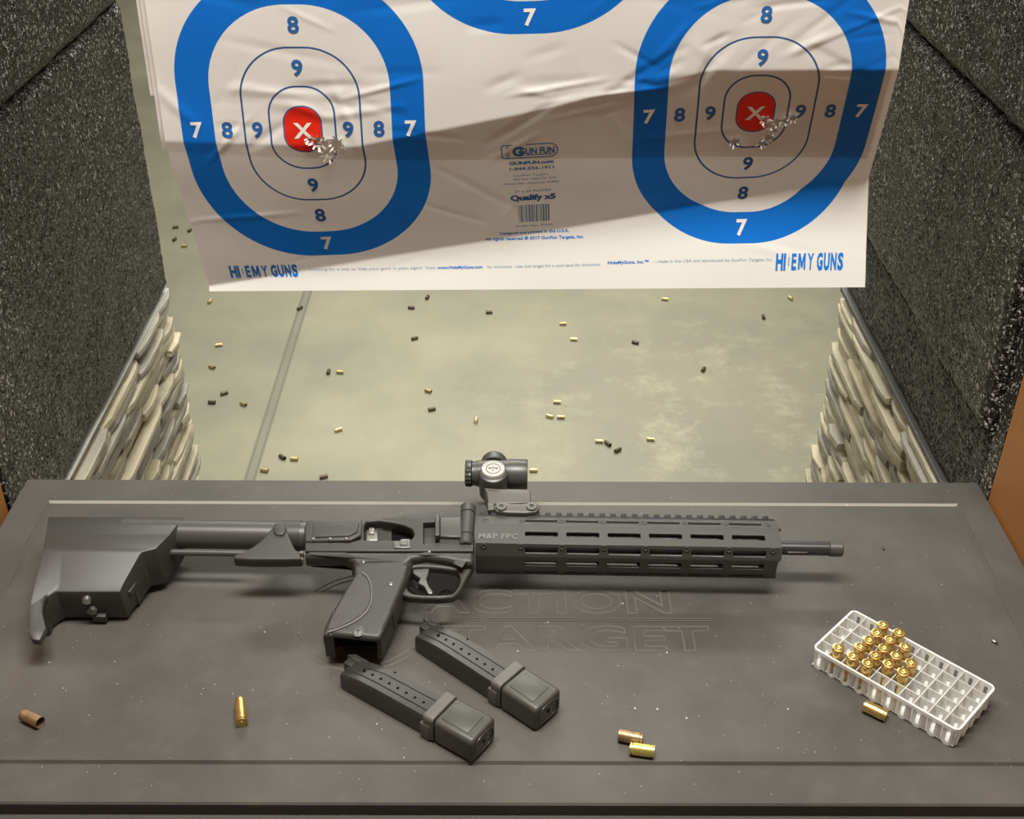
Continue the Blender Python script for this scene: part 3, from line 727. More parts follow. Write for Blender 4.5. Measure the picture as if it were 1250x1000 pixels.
for px in (382.5, 403, 423): x, y = g(px, 656.5, .0175); b.lathe([(.0150, .0017), (.0172, .0017), (.0177, .0011)], (x, y, 0), 'Z', 12)
b.build('cover_screw', BRIGHT, gun)
b = MB(); gplate([(481, 660), (489, 660), (489, 657), (500, 657), (501, 668), (481, 668)], .014, .0165, .0006, mb=b); gplate([(488, 658.5), (497, 658.5), (497, 664), (488, 664)], .016, .0178, .0004, mb=b); b.build('release_lever', PEWTER, gun)
# ---- grip frame
b = MB()
gplate([(372, 672), (578, 672), (578, 686), (562, 686), (545, 682), (520, 678), (503, 681), (494, 690), (440, 692), (430, 683), (420, 678.5), (372, 678)], -.0005, .0155, .0045, 4, mb=b)
gplate([(376, 672), (470, 672), (470, 678), (376, 678)], -.0150, -.0004, .002, 2, mb=b)
gplate([(426, 676), (506, 676), (500, 690), (496, 706), (489, 722), (477, 752), (405, 748), (410, 737), (418, 722), (427, 709), (432, 699), (431, 688)], -.0155, .0155, .0080, 5, sm=1, mb=b)
gplate([(480, 742), (470, 764), (464, 777), (456, 778), (430, 775), (395, 772), (397, 764), (403, 750), (408, 741)], .0085, .0155, .0055, 4, mb=b)
gplate([(478, 742), (466, 774), (461, 780), (395, 772), (396, 765), (403, 750), (408, 741)], -.0155, -.0115, .0015, 2, mb=b)
gplate([(480, 742), (470, 764), (464, 777), (459, 778), (471, 741)], -.0155, .0148, .0030, 4, mb=b)
gplate([(412, 742), (406, 775), (394, 774), (396, 765), (403, 750), (407, 741)], -.0165, .0150, .0030, 3, mb=b)
gplate([(432, 688), (499, 688), (494, 708), (488, 722), (477, 748), (470, 764), (464, 777), (456, 778), (430, 775), (395, 772), (397, 764), (403, 750), (411, 735), (420, 720), (428, 708), (432, 700)], .0076, .0157, .0070, 5, mb=b)
frame = b.build('grip_frame', POLY, gun)
b = MB(); gplate([(404, 752), (466, 752), (462, 768), (403, 768)], -.012, .0100, .0002, mb=b); b.build('magazine_well', DARK, frame)
b = MB(); gplate([(432.5, 704), (437, 699.5), (444, 700), (451, 710), (453.5, 722), (451, 738), (440, 751), (419, 763), (399, 769), (400, 762), (412, 738), (425, 716)], .0130, .0163, .0012, 3, sm=1, mb=b)
b.build('grip_insert', STIP, frame)
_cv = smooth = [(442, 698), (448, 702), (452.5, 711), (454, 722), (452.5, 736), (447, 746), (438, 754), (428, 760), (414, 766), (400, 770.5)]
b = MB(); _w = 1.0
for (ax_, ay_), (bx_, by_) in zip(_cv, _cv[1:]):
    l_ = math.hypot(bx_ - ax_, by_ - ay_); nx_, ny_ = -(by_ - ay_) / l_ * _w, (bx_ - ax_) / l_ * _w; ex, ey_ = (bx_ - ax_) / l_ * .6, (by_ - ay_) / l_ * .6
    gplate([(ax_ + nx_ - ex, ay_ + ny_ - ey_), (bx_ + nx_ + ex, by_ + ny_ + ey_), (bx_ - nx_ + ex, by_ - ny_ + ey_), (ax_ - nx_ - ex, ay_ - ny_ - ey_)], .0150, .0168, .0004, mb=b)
b.build('grip_ridge', HILITE, frame)
x, y = g(437, 770, .0158)
b = MB(); b.plate([circle(x, y, .0052, 28)], .0145, .0159, .0003); b.build('grip_emblem', PEWTER, frame)
b = MB(); b.plate([circle(x, y, .0046, 28), circle(x, y, .0038, 28)], .0155, .0162, .0002); b.box(x - .0004, x + .0004, y - .003, y + .003, .0155, .0162); b.box(x - .0022, x + .0022, y - .0004 + .001, y + .0004 + .001, .0155, .0162); b.build('emblem_ring', POLY, frame)
b = MB()
gplate([(548, 684), (578, 686), (578.5, 690), (571, 702), (561, 722), (550, 730), (503, 729), (487, 724), (484, 712), (490, 694), (505, 684)], -.0020, .0068, .0022, 3, sm=1,
       holes=(([(498, 695), (508, 691), (530, 692), (556, 695), (561.5, 701), (561, 712), (556, 722), (548, 725), (506, 725), (497, 719), (494, 707)], 1),), mb=b)
b.build('trigger_guard', POLY, frame)
b = MB(); gplate([(504, 694), (524, 693), (523, 699), (520.5, 706), (523, 714), (529, 722), (526, 724.5), (522, 723.5), (518, 715), (510, 711), (513, 705), (504, 699)], -.0045, .0045, .0010, 2, mb=b)
b.build('trigger', PEWTER, frame)
x, y = g(485.5, 716, .013); b = MB(); b.lathe([(-.013, .0042), (.0115, .0042), (.0125, .0036)], (x, y, 0), 'Z', 20); b.lathe([(.010, .0020), (.0138, .0018)], (x, y, 0), 'Z', 14, mi=1); b.build('magazine_release', [PEWTER, BRIGHT], frame)
for px, py, r in ((443.5, 685, .0014), (524, 672.5, .0014), (477, 712, .0018)):
    x, y = g(px, py, .0158); MB().lathe([(.012, r), (.0160, r), (.0163, r * .6)], (x, y, 0), 'Z', 14).build('frame_pin', PEWTER, frame)
b = MB(); gplate([(557, 681), (570, 684), (564, 692), (553, 687)], .0145, .0162, .0005, mb=b); b.build('frame_lug', POLY, frame)
# ---- hinge and latch
hx, hy0 = g(568.5, 669, .010); _, hy1 = g(568.5, 620, .010)
L_ = hy1 - hy0
b = MB(); b.lathe([(hy0, .0056), (hy0 + .001, .0066), (hy0 + L_ * .22, .0068), (hy0 + L_ * .22, .0060), (hy0 + L_ * .24, .0060), (hy0 + L_ * .24, .0070), (hy0 + L_ * .78, .0070), (hy0 + L_ * .78, .0060), (hy0 + L_ * .80, .0060), (hy0 + L_ * .80, .0072), (hy1 - .001, .0070), (hy1, .0058)], (hx, 0, .0125), 'Y', 28)
hinge = b.build('hinge', ALU, gun)
b = MB(); gplate([(537, 631), (563, 630), (563, 655), (537, 654)], .006, .0188, .0012, mb=b); gplate([(531, 628), (536.5, 627), (536.5, 652.5), (531, 653)], .006, .0215, .0010, mb=b)
gplate([(531, 652), (545, 656), (560, 655), (560, 650), (531, 648)], .006, .0120, .0008, mb=b); b.build('hinge_latch', ALU, gun)
# ---- handguard: strips of an eight-sided tube with real slots
pr = 760
def gy(row, lz, px=pr): return g(px, row, lz)[1]
P_ = [(gy(632, .0120), .0120), (gy(641.5, .0205), .0205), (gy(665, .0205), .0205), (gy(681, .0080), .0080)]
ymid = (P_[0][0] + P_[3][0]) / 2 + .001
PROF = P_ + [(P_[3][0] - .001, -.0080), (P_[2][0], -.0205), (P_[1][0], -.0205), (P_[0][0], -.0120)]
HX0 = g(581, 653, .0205)[0]; HX1 = g(953, 656, .0205)[0]
SL = [(g(s_, 653, .0205)[0], g(s_ + 40, 653, .0205)[0]) for s_ in (641, 691.5, 742, 792.5, 843, 893.5)]
BR = [g(s_, 653, .0205)[0] for s_ in (591, 636, 686, 737, 787, 837, 888, 941)]
b = MB(); holes_b = []
n8 = len(PROF)
for i in range(n8):
    A, B = Vector((0, *PROF[i])), Vector((0, *PROF[(i + 1) % n8]))
    wd = (B - A).length; ey = (B - A).normalized(); nz = Vector((1, 0, 0)).cross(ey)
    cen = Vector((0, sum(p[0] for p in PROF) / n8, 0)); mid = (A + B) / 2
    if nz.dot(mid - cen) < 0: nz = -nz
    M = Matrix(((1, ey.x, nz.x, A.x), (0, ey.y, nz.y, A.y), (0, ey.z, nz.z, A.z), (0, 0, 0, 1)))
    loops = [[(HX0, 0), (HX1 + (.002 if i in (7, 0) else -.002 if i in (3, 4) else 0), 0), (HX1 + (.002 if i in (7, 0) else -.003 if i in (3, 4) else 0), wd), (HX0, wd)]]
    c_ = wd / 2; hwid = min(.0031, wd * .25)
    if i != 7:
        for a0, a1 in SL: loops.append(rrect(a0, a1, c_ - hwid, c_ + hwid, hwid * .35, 3))
    b.plate(loops, -.0028, .0, .0003, 1, mtx=M)
    if i in (0, 2):
        for bx in BR:
            cc = M @ Vector((bx, wd * (.62 if i == 0 else .22), .0)); 
            holes_b.append((cc, nz))
hg = b.build('handguard', ALU, gun, smooth=0)
for cc, nz in holes_b:
    q = MB(); q.lathe([(-.002, .0027), (.0005, .0027), (.0007, .0024), (.0007, .0017), (.0001, .0015), (.0001, 0)], (0, 0, 0), 'Z', 16)
    rot = Vector((0, 0, 1)).rotation_difference(nz).to_matrix().to_4x4()
    q.bm.transform(Matrix.Translation(cc) @ rot); q.build('handguard_screw', SCREW, hg)
me = text_mesh('M&P FPC', .0085, bold=.00015, extrude=.0002, space=1.1); xa, ya = g(608, 656.5, .0210)
b = MB(); b.add(me, Matrix.Translation((xa, ya, .0207))); b.build('handguard_lettering', mat('grey_engraving', (.16, .16, .15), .5), hg, smooth=0)
# rail
yc = PROF[0][0]
b = MB(); b.box(HX0, HX1 + .001, yc - .003, yc + .0022, -.0075, .0075, .0004); b.box(HX0, HX1 + .001, yc + .002, yc + .0045, -.0100, .0100, .0006)
x = HX0 + .002
while x < HX1 - .003: b.box(x, x + .0052, yc + .0040, yc + .0078, -.0103, .0103, .0007); x += .0100
b.build('top_rail', RAIL, hg)
# ---- barrel
yb = gy(669, 0, 1000); xb0 = g(585, 669, 0)[0]; xb1 = g(1010, 669, 0)[0]; xb2 = g(1028, 669, 0)[0]
b = MB(); b.lathe([(xb0, .0085), (HX1 - .01, .0085), (HX1 - .01, .0064), (xb1, .0064), (xb1, .0058), (xb1 + .0015, .0058)], (0, yb, 0), 'X', 32)
barrel = b.build('barrel', STEEL, gun)
b = MB(); b.lathe([(xb1 + .001, .0060), (xb1 + .0015, .0070), (xb2 - .001, .0070), (xb2, .0062), (xb2, .0046), (xb2 - .006, .0046), (xb2 - .006, 0)], (0, yb, 0), 'X', 32, wob=lambda t, a: 1 + .02 * math.cos(16 * t))
b.build('thread_protector', ALU, barrel)
b = MB(); x = g(975, 676, 0)[0]; b.box(x - .010, x + .008, yb - .0072, yb - .0055, -.002, .002, .0006); b.build('barrel_lug', ALU, barrel)
# ---- optic
_, ys = g(620, 578, 0)
def gx(px, row=578, lz=0): return g(px, row, lz)[0]
b = MB()
a_ = gx(568); b.lathe([(gx(644) - .004, .0115), (gx(644) - .0005, .0120), (gx(644), .0142), (gx(643), .0146), (gx(621), .0146), (gx(617), .0136), (gx(592), .0134), (gx(583), .0125), (gx(578), .0116), (gx(576.5), .0116), (gx(576.5), .0128)][::-1], (0, ys, 0), 'X', 40)
xt, yt2 = g(602, 571, .020)
b.lathe([(-.0130, .0110), (-.0120, .0135), (.0130, .0140), (.0150, .0132), (.0160, .0115)], (xt, yt2 - .0005, 0), 'Z', 32)
b.lathe([(ys + .008, .0125), (ys + .0155, .0125), (ys + .0185, .0108), (ys + .0190, .0080), (ys + .0190, 0)], (xt, 0, .002), 'Y', 32)
optic = b.build('optic', ALU, gun)
b = MB(); b.lathe([(a_, .0095), (a_, .0118), (a_ + .001, .0126), (gx(576) - .0008, .0128), (gx(576), .0120)], (0, ys, 0), 'X', 40, wob=lambda t, a: 1 + .035 * (1 if math.cos(20 * t) > 0 else -1))
b.build('eyepiece_ring', ALU, optic)
b = MB(); b.lathe([(a_ + .001, .0098), (a_ + .002, .0)], (0, ys, 0), 'X', 24); b.build('rear_lens', DARK, optic)
b = MB(); b.lathe([(gx(644) - .003, 0), (gx(644) - .0028, .0120)], (0, ys, 0), 'X', 24); b.build('front_lens', DARK, optic)
b = MB(); b.lathe([(.0150, .0114), (.0190, .0114), (.0200, .0107), (.0200, .0096), (.0196, .0094), (.0196, 0)], (xt, yt2, 0), 'Z', 36); b.build('turret_cap', CAPG, optic)
b = MB()
b.plate([circle(xt, yt2, .0070, 32), circle(xt, yt2, .0063, 32)], .0194, .0199, .0001)
for s_ in (-1, 1): b.plate([[(xt + s_ * .0010, yt2 + .0004), (xt + s_ * .0042, yt2 - .0004), (xt + s_ * .0046, yt2 + .0012), (xt + s_ * .0012, yt2 + .0016)]], .0194, .0199, .0001)
b.box(xt - .0004, xt + .0004, yt2 - .0035, yt2 + .0035, .0194, .0199)
b.build('turret_mark', ALU, optic)
MNT = mat('mount_metal', (.12, .116, .105), .42, metal=.3, spec=.7)
b = MB(); gplate([(591, 594.5), (612, 596), (645, 597), (648, 601), (648, 613), (596, 614), (594, 600)], -.010, .0120, .0012, mb=b)
gplate([(595, 613), (603, 613), (604, 621), (596, 622)], -.011, .0128, .0008, mb=b)
gplate([(604, 614), (612, 611), (620, 614), (642, 614), (649, 611), (657, 614), (659, 620), (652, 625.5), (608, 624.5), (603, 620)], -.012, .0150, .0012, sm=1, mb=b)
b.build('optic_mount', MNT, optic)
b = MB()
for px in (612, 649): x, y = g(px, 617.5, .0165); b.lathe([(.013, .0050), (.0165, .0050), (.0172, .0044), (.0172, .0022), (.0158, .0022), (.0158, 0)], (x, y, 0), 'Z', 24)
b.build('mount_bolt', PEWTER, optic)

def _lowest(o):
    bpy.context.view_layer.update(); lo = 9
    st = list(o.children)
    while st:
        c = st.pop(); st += list(c.children)
        if c.type == 'MESH':
            mw = c.matrix_world; z = min((mw @ v.co).z for v in c.data.vertices); lo = min(lo, z)
    return lo
gun.location.z += BZ + 0.0002 - _lowest(gun)
# ================================================================== magazines
def make_magazine(A, B, label):
    a, c = U(*A, .022), U(*B, .024); ang = math.atan2(c.y - a.y, c.x - a.x)
    t = empty('magazine', (a.x, a.y, BZ), (0, 0, ang)); tag(t, label, 'magazine', 'pistol magazines lying on the bench')
    # local: x from feed end to floor plate, y across (0..0.031, away from the shooter), z up
    def sect(x, y0, y1, h, r=.002):
        return [(x, y0, .0006), (x, y0 - .0002, h * .5), (x, y0, h - r), (x, y0 + r * .6, h), (x, y0 + .0048, h), (x, y0 + .0054, h - .0008), (x, y0 + .0068, h - .0008), (x, y0 + .0074, h), (x, y0 + .0150, h), (x, y0 + .0158, h - .0007), (x, y1 - .0085, h - .0007), (x, y1 - .0078, h), (x, y1 - r, h), (x, y1, h - r * 1.6), (x, y1, .0006)]
    m = MB(); bm = m.bm
    S_ = [sect(.0, .0010, .0225, .0150), sect(.004, .0000, .0235, .0175), sect(.020, 0, .0250, .0205), sect(.036, 0, .0265, .0215), sect(.092, 0, .0270, .0215)]
    R_ = [[bm.verts.new(p) for p in s_] for s_ in S_]; n = len(R_[0])
    for P, Q in zip(R_, R_[1:]):
        for k in range(n): bm.faces.new((P[k], P[(k + 1) % n], Q[(k + 1) % n], Q[k]))
    bm.faces.new(R_[0]); bm.faces.new(R_[-1][::-1])
    body = m.build('magazine_body', MAGS, t, smooth=30)
    # follower and feed lips at the open end
    m = MB(); m.box(-.006, .006, .012, .0215, .005, .0165, .0015); m.plate([[(-.0085, .020), (-.003, .0245), (.012, .0245), (.012, .021), (0, .018)]], .004, .0178, .0008)
    m.build('feed_lip', MAGS, body)
    m = MB()
    for k in range(8):
        x = .0175 + k * .0088
        m.lathe([(.0200, .0013), (.02165 if x > .03 else .0211, .0013)], (x, .0108 + .0012, 0), 'Z', 12)
    m.lathe([(.0200, .0011), (.02165, .0011)], (.040, .0240, 0), 'Z', 12)
    m.build('witness_hole', DARK, body)
    # sleeve
    m = MB(); outer = rrect(-.0022, .0305, .0, .0262, .004, 5); inner = rrect(.0002, .0270, .0006, .0222, .0015, 4)
    M = Matrix(((0, 0, 1, 0), (1, 0, 0, 0), (0, 1, 0, 0), (0, 0, 0, 1)))
    m.plate([outer, inner], .0890, .0990, .0010, 2, mtx=M); m.plate([rrect(-.0028, .0015, .0005, .0170, .001, 3)], .0865, .0960, .0008, 2, mtx=M)
    m.build('grip_sleeve', SLEEVE, t)
    # extended floor plate
    m = MB(); m.plate([rrect(-.0018, .0300, .0000, .0252, .0045, 6)], .0992, .1365, .0028, 4, mtx=M)
    m.plate([rrect(.004, .024, .0245, .0258, .0005, 2)], .1035, .1290, .0005, 2, mtx=M)
    pad = m.build('floor_plate', PADG, t)
    m = MB(); m.plate([rrect(.0015, .0265, .0040, .0215, .008, 6), rrect(.0027, .0253, .0052, .0203, .007, 6)], .1355, .1374, .0004, 2, mtx=M); m.build('plate_ring', MAGS, pad)
    m = MB(); m.lathe([(.1360, .0018), (.1368, .0018)], (0, .0140, .0125), 'X', 14); m.build('plate_button', DARK, pad)
    return t
make_magazine((413, 817), (575, 905), 'black pistol magazine nearest the shooter, directly below the rifle grip')
make_magazine((505, 771.5), (650.5, 864), 'black pistol magazine farther from the shooter, below the trigger guard')

# ================================================================== brass
def case_prof(L=.0191, mouth=True):
    P = [(0, 0), (0, .0016), (.0004, .0017), (.0004, .0046), (.0003, .0049), (.0011, .00497), (.0013, .0044), (.0021, .0044), (.0026, .00496), (L * .8, .0049), (L, .00483)]
    if mouth: P += [(L, .00450), (.004, .0042), (.004, 0)]
    return P
def mesh_of(mb, name, mats):
    o = mb.build(name, mats); me = o.data; bpy.data.objects.remove(o); return me
def casing_mesh(name, m): return mesh_of(MB().lathe([(a - .0095, r) for a, r in case_prof()], (0, 0, .0049), 'X', 20), name, m)
CM = {'brass': casing_mesh('spent_casing', BRASS), 'dark': casing_mesh('spent_casing', BRASSD), 'yellow': casing_mesh('spent_casing', BRASSY)}
CM.update({'f_brass': casing_mesh('spent_casing', FBR), 'f_dark': casing_mesh('spent_casing', FDK), 'f_yellow': casing_mesh('spent_casing', FYE)})
def casing(px, py, ang, kind, label, group, zrel=0.0, tilt=0.0, name='spent_casing', lift=0.0):
    o = bpy.data.objects.new(name, CM[kind]); COL.objects.link(o)
    p = U(px, py, zrel + .0049); o.location = (p.x, p.y, BZ + zrel + lift); o.rotation_euler = (0, tilt, math.radians(ang))
    return tag(o, label, 'casing', group)
gb = 'spent casings lying on the bench top'
casing(38.5, 877, 152, 'dark', 'tarnished empty casing at the far left of the bench, dark mouth facing right', gb).rotation_euler = (0, 0, math.radians(-28))
casing(770, 900, 170, 'dark', 'darker copper toned casing, upper of the touching pair on the bench', gb).rotation_euler = (0, 0, math.radians(165))
casing(783.5, 915.5, -10, 'yellow', 'bright yellow casing, lower of the touching pair on the bench', gb)
casing(1069, 868, 140, 'brass', 'brass casing lying beside the near side of the white tray', gb).rotation_euler = (0, 0, math.radians(143))
# the loose loaded round
lr = empty('loose_cartridge', (0, 0, 0)); p = U(294, 869, .0049); lr.location = (p.x, p.y, BZ); lr.rotation_euler = (0, 0, math.radians(104))
tag(lr, 'loaded brass cartridge with rounded bullet lying alone left of the magazines', 'cartridge')
MB().lathe([(a - .0125, r) for a, r in case_prof(mouth=False)] + [(.0191 - .0125, .0045)], (0, 0, .0049), 'X', 24).build('case', BRASS, lr)
MB().lathe([(.0060, .0044), (.0085, .0045), (.0115, .0042), (.0140, .0034), (.0160, .0020), (.0167, 0)], (0, 0, .0049), 'X', 24).build('bullet', BRASS, lr)

# ---- tray
TL, TW, TH = .1295, .0640, .0210
A = U(1037, 743, TH); C_ = U(1211, 836, TH); B_ = U(1000, 793, TH); D_ = U(1172, 894, TH)
ctr = (A + C_ + B_ + D_) / 4
dv = ((C_ - A) + (D_ - B_)); tang = math.atan2(dv.y, dv.x)
tray = tag(empty('cartridge_tray', (ctr.x, ctr.y, BZ), (0, 0, tang)), 'white plastic fifty hole cartridge tray, partly filled, on the right of the bench', 'tray')
NX, NY = 10, 5; cx_, cy_ = TL / NX, TW / NY; X0, Y0 = -TL / 2, -TW / 2
def tray_wall():
    m = MB(); bm = m.bm; n = 8
    pts = []
    def side(ax, cnt, pitch):
        for i in range(cnt):
            for k in range(n): yield i, k / n
    per = []
    for i, t in side(0, NX, cx_): per.append((X0 + (i + t) * cx_, Y0, 0, -1, math.sin(math.pi * t)))
    for i, t in side(0, NY, cy_): per.append((X0 + TL, Y0 + (i + t) * cy_, 1, 0, math.sin(math.pi * t)))
    for i, t in side(0, NX, cx_): per.append((X0 + TL - (i + t) * cx_, Y0 + TW, 0, 1, math.sin(math.pi * t)))
    for i, t in side(0, NY, cy_): per.append((X0, Y0 + TW - (i + t) * cy_, -1, 0, math.sin(math.pi * t)))
    def clampc(x, y):   # round the four corners a little
        r = .004; cx, cy = X0 + TL / 2, Y0 + TW / 2; dx, dy = x - cx, y - cy; hx, hy = TL / 2 - r, TW / 2 - r
        qx, qy = abs(dx) - hx, abs(dy) - hy
        if qx > 0 and qy > 0:
            l = math.hypot(qx, qy); 
            if l > r: qx, qy = qx * r / l, qy * r / l
            return cx + math.copysign(hx + qx, dx), cy + math.copysign(hy + qy, dy)
        return x, y
    th = .0009; rings = []
    for (zf, amp, inn) in ((0, 1, 0), (.14, 1, 0), (.82, .15, 0), (.83, .1, 0), (.84, 0, -.0003), (.84, 0, -.0009), (1, 0, -.0009), (1, 0, th), (.84, 0, th), (.83, .1, th), (.82, .15, th), (.14, 1, th), (0, 1, th)):
        ring = []
        for x, y, nx, ny, s_ in per:
            z = TH * zf + (.0035 * (1 - s_) if zf == 0 else 0)
            a = (s_ - .55) * .0016 * amp - inn - .0006 * amp
            xx, yy = clampc(x, y); ring.append(bm.verts.new((xx + nx * a, yy + ny * a, z)))
        rings.append(ring)
    rings.append(rings[0]); N = len(per)
    for q_, (P, Q) in enumerate(zip(rings, rings[1:])):
        for k in range(N):
            if q_ in (1, 10) and k % 8 in (0, 3, 4): continue      # moulded slots through the wall
            bm.faces.new((P[k], P[(k + 1) % N], Q[(k + 1) % N], Q[k]))
    return m
m = tray_wall(); m.build('outer_wall', PLAST, tray, smooth=50)
m = MB(); wt = .0008; slot = .0015
Mx = Matrix(((1, 0, 0, 0), (0, 0, -1, 0), (0, 1, 0, 0), (0, 0, 0, 1)))   # plate xy -> x,z
My = Matrix(((0, 0, 1, 0), (1, 0, 0, 0), (0, 1, 0, 0), (0, 0, 0, 1)))    # plate xy -> y,z
for j in range(1, NY):
    y = Y0 + j * cy_
    lp = [[(X0 + .0006, .001), (X0 + TL - .0006, .001), (X0 + TL - .0006, TH - .0002), (X0 + .0006, TH - .0002)]]
    for i in range(NX): c = X0 + (i + .5) * cx_; lp.append([(c - slot, .0025), (c + slot, .0025), (c + slot, TH * .88), (c - slot, TH * .88)])
    m.plate(lp, -y - wt / 2, -y + wt / 2, .0002, 1, mtx=Mx)
for i in range(1, NX):
    x = X0 + i * cx_
    lp = [[(Y0 + .0006, .001), (Y0 + TW - .0006, .001), (Y0 + TW - .0006, TH - .0002), (Y0 + .0006, TH - .0002)]]
    for j in range(NY): c = Y0 + (j + .5) * cy_; lp.append([(c - slot, .0025), (c + slot, .0025), (c + slot, TH * .88), (c - slot, TH * .88)])
    m.plate(lp, x - wt / 2, x + wt / 2, .0002, 1, mtx=My)
m.build('dividers', PLAST, tray, smooth=0)
# slotted inner skin of the long far side and the perforated floor
m = MB(); lp = [[(X0 + .0008, Y0 + .0008), (X0 + TL - .0008, Y0 + .0008), (X0 + TL - .0008, Y0 + TW - .0008), (X0 + .0008, Y0 + TW - .0008)]]
m.plate(lp, .0012, .0020, .0001, 1); m.build('tray_floor', PLAST, tray, smooth=0)
# ---- rounds standing in the tray, heads up
def make_round():
    m = MB(); m.lathe([(.0285, 0), (.0285, .0029), (.0297, .0030), (.0297, .0044), (.0295, .0049), (.0287, .00497), (.0285, .0044), (.0277, .0044), (.0272, .00496), (.0106, .0049), (.0106, .0046), (.0080, .0044), (.0045, .0034), (.0022, .0012), (.0022, 0)][::-1], (0, 0, 0), 'Z', 24)
    r = m.build('cartridge', BRASS); m = MB(); m.lathe([(.0290, .0021), (.02955, .0021), (.02975, .0017), (.02935, .0009), (.02935, 0)], (0, 0, 0), 'Z', 18); m.build('primer', BRASSY, r); return r
ROUNDS = {1: [4], 2: [0, 1, 2, 3, 4], 3: [0, 1, 2, 3, 4], 4: [1, 2, 3], 5: [2, 3]}
ORD = ['first', 'second', 'third', 'fourth', 'fifth']
TRM = Matrix.Translation(tray.location) @ Matrix.Rotation(tang, 4, 'Z')
proto = None
for c, rows in ROUNDS.items():
    for k, r in enumerate(rows):
        if proto is None: proto = make_round(); o = proto
        else:
            o = proto.copy(); COL.objects.link(o)
            for ch in proto.children: d = ch.copy(); COL.objects.link(d); d.parent = o
        p = TRM @ Vector((X0 + (c + .5) * cx_ + random.uniform(-.0005, .0005), Y0 + TW - (r + .5) * cy_ + random.uniform(-.0005, .0005), 0))
        o.location = (p.x, p.y, BZ + .0002); o.rotation_euler = (random.uniform(-.03, .03), random.uniform(-.03, .03), random.uniform(0, 6))
        if c == 1: lab = 'brass cartridge standing alone in the tray, left of the filled rows'
        else:
            nm = {2: 'leftmost full row', 3: 'second full row from the left', 4: 'row of three', 5: 'row of two at the right'}[c]
            lab = '%s cartridge from the far side, %s in the tray' % (ORD[k], nm)
        tag(o, lab, 'cartridge', 'brass cartridges standing base up in the white tray')

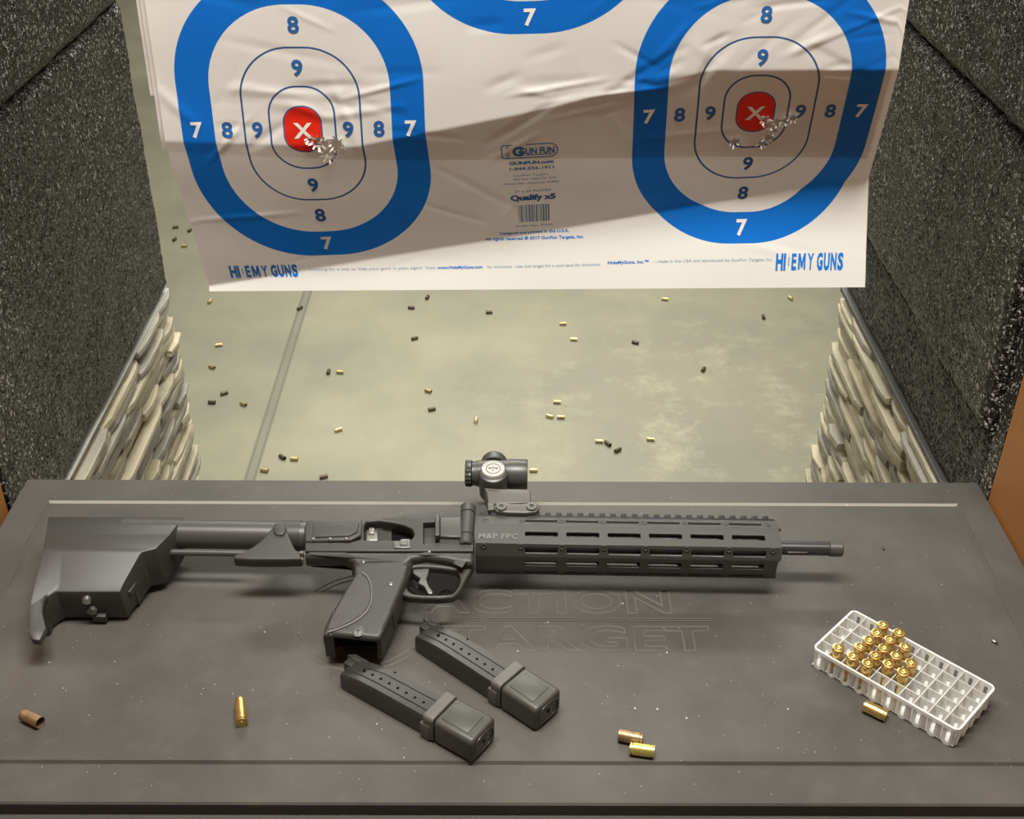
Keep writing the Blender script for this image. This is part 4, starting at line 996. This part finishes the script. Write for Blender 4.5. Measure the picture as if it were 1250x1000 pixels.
# ---- casings on the lane floor
gf = 'spent casings scattered on the lane floor'
FL = [(256, 368, 80, 'brass', 'pale casing on the floor just under the lower left corner of the target'),
 (267, 421, 12, 'yellow', 'long lit casing on the floor near the upper part of the left stone wall'),
 (258.5, 448, -30, 'brass', 'small casing on the floor below the long lit one by the left stone'),
 (273.6, 480, 35, 'dark', 'dark slanted casing, upper of the dark pair by the left stone'),
 (258.5, 491, -5, 'dark', 'dark short casing, lower of the dark pair by the left stone'),
 (297, 493, -35, 'brass', 'pale casing to the right of the dark pair by the left stone'),
 (366, 376, 60, 'dark', 'casing lying on the floor joint just below the target'),
 (401, 454, 88, 'dark', 'upright seeming dark casing, left of the pair in the middle left floor'),
 (415, 454, -5, 'brass', 'pale horizontal casing, right of the pair in the middle left floor'),
 (413, 524.5, 30, 'yellow', 'stubby yellow casing alone between floor joint and optic'),
 (344.6, 558, -40, 'dark', 'tiny dark casing beside the joint near the bench'),
 (359, 560, -3, 'brass', 'bright casing right of the tiny dark one near the bench'),
 (322.6, 574, -15, 'brass', 'long pale casing touching the floor joint near the bench edge'),
 (395, 582, 20, 'dark', 'casing half hidden by the bench edge, left of the optic'),
 (502, 375.5, -10, 'dark', 'dark casing just below the target, left of its middle'),
 (521.6, 363, 75, 'dark', 'dark casing closest below the target edge, left of its middle'),
 (506, 413, 30, 'dark', 'dark tilted casing alone, second down under the target'),
 (597, 381, 5, 'dark', 'brown casing just below the centre of the target'),
 (522.6, 477, -30, 'brass', 'orange brass casing above a dark one, left of the optic'),
 (527, 499.5, 20, 'dark', 'dark casing right under the orange brass one'),
 (581, 513, 85, 'yellow', 'casing pointing away from the viewer, above the optic'),
 (687, 395, 5, 'brass', 'upper casing of the two below the target, right of centre'),
 (700.5, 414, -5, 'yellow', 'lower brighter casing of the two below the target, right of centre'),
 (811.6, 365, -15, 'brass', 'casing near the target bottom edge, in line with the right bull'),
 (775.4, 418, -30, 'dark', 'black looking casing in the middle of the right floor'),
 (858.7, 451, 65, 'dark', 'dark upright casing above the dusty patch at right'),
 (932, 387, 88, 'dark', 'thin casing glint on the floor below HIDE side of the target'),
 (965, 364, 110, 'brass', 'casing under the right corner of the target'),
 (680, 490.6, -5, 'brass', 'topmost casing of the three close together, right of the optic'),
 (671, 508, -25, 'yellow', 'lower left casing of the three close together'),
 (684.5, 509, 0, 'brass', 'lower right casing of the three close together'),
 (731.5, 538.5, -5, 'brass', 'left casing of the touching pair on the floor above the handguard'),
 (742, 541.5, -55, 'dark', 'right casing of the touching pair, mouth towards the viewer'),
 (794, 536, -10, 'brass', 'copper toned casing right of the touching pair'),
 (754, 549.5, 40, 'dark', 'small dull casing below and right of the touching pair'),
 (651, 574, 0, 'brass', 'casing just right of the front lens of the optic'),
 (214, 277, 25, 'dark', 'top dark casing in the gap left of the target'),
 (213, 292, 80, 'dark', 'lower dark casing in the gap left of the target'),
 (225, 300, 0, 'yellow', 'bright yellow casing in the gap left of the target'),
 (231.5, 281, 75, 'dark', 'casing half hidden behind the left edge of the target')]
for px, py, an, kd, lab in FL: casing(px, py, an, 'f_' + kd, lab, gf, zrel=-BZ)

# ---- small debris on the bench
def fragment(px, py, s_, m, label):
    o = MB(); o.lathe([(-s_, s_ * .25), (-s_ * .3, s_ * .45), (s_ * .2, s_ * .3), (s_ * .6, s_ * .55), (s_, s_ * .2)], (0, 0, s_ * .5), 'X', 9, wob=lambda t, a: 1 + .2 * math.sin(3 * t + a * 900))
    q = o.build('metal_fragment', m); p = U(px, py, 0); q.location = (p.x, p.y, BZ); q.rotation_euler = (0, 0, -0.9); tag(q, label, 'fragment')
fragment(1214, 785, .0030, PEWTER, 'small twisted metal fragment on the bench right of the white tray')
fragment(1078, 671, .0018, STEEL, 'tiny dark crumb on the bench right of the muzzle')
m = MB(); rs = random.Random(5)
fixed = [(760, 737), (669, 760), (632, 795), (802, 866), (814, 797), (1022, 663), (40, 739), (323, 772), (1034, 617), (962, 866), (775, 865), (140, 560 + 248), (460, 884), (493, 925), (60, 809), (838, 877), (1157, 600)]
pts = [(U(*q), rs.uniform(.0006, .0011)) for q in fixed] + [(Vector((rs.uniform(-.44, .44), rs.uniform(.59, .97), BZ)), rs.uniform(.00018, .0005)) for _ in range(420)]
for p, s_ in pts:
    if p.x < XL + .01 or p.x > XR - .01: continue
    vs = [(p.x + s_ * rs.uniform(.6, 1.2) * math.cos(a), p.y + s_ * rs.uniform(.6, 1.2) * math.sin(a), BZ + .0003) for a in (0, 1.3, 2.5, 3.8, 5.1)] + [(p.x, p.y, BZ + s_ * .7)]
    m.poly(vs, [(k, (k + 1) % 5, 5) for k in range(5)])
tag(m.build('debris_specks', SPECK, smooth=0), 'scattered pale specks of powder residue and grit on the bench top', 'debris', kind='stuff')
bpy.context.view_layer.update()
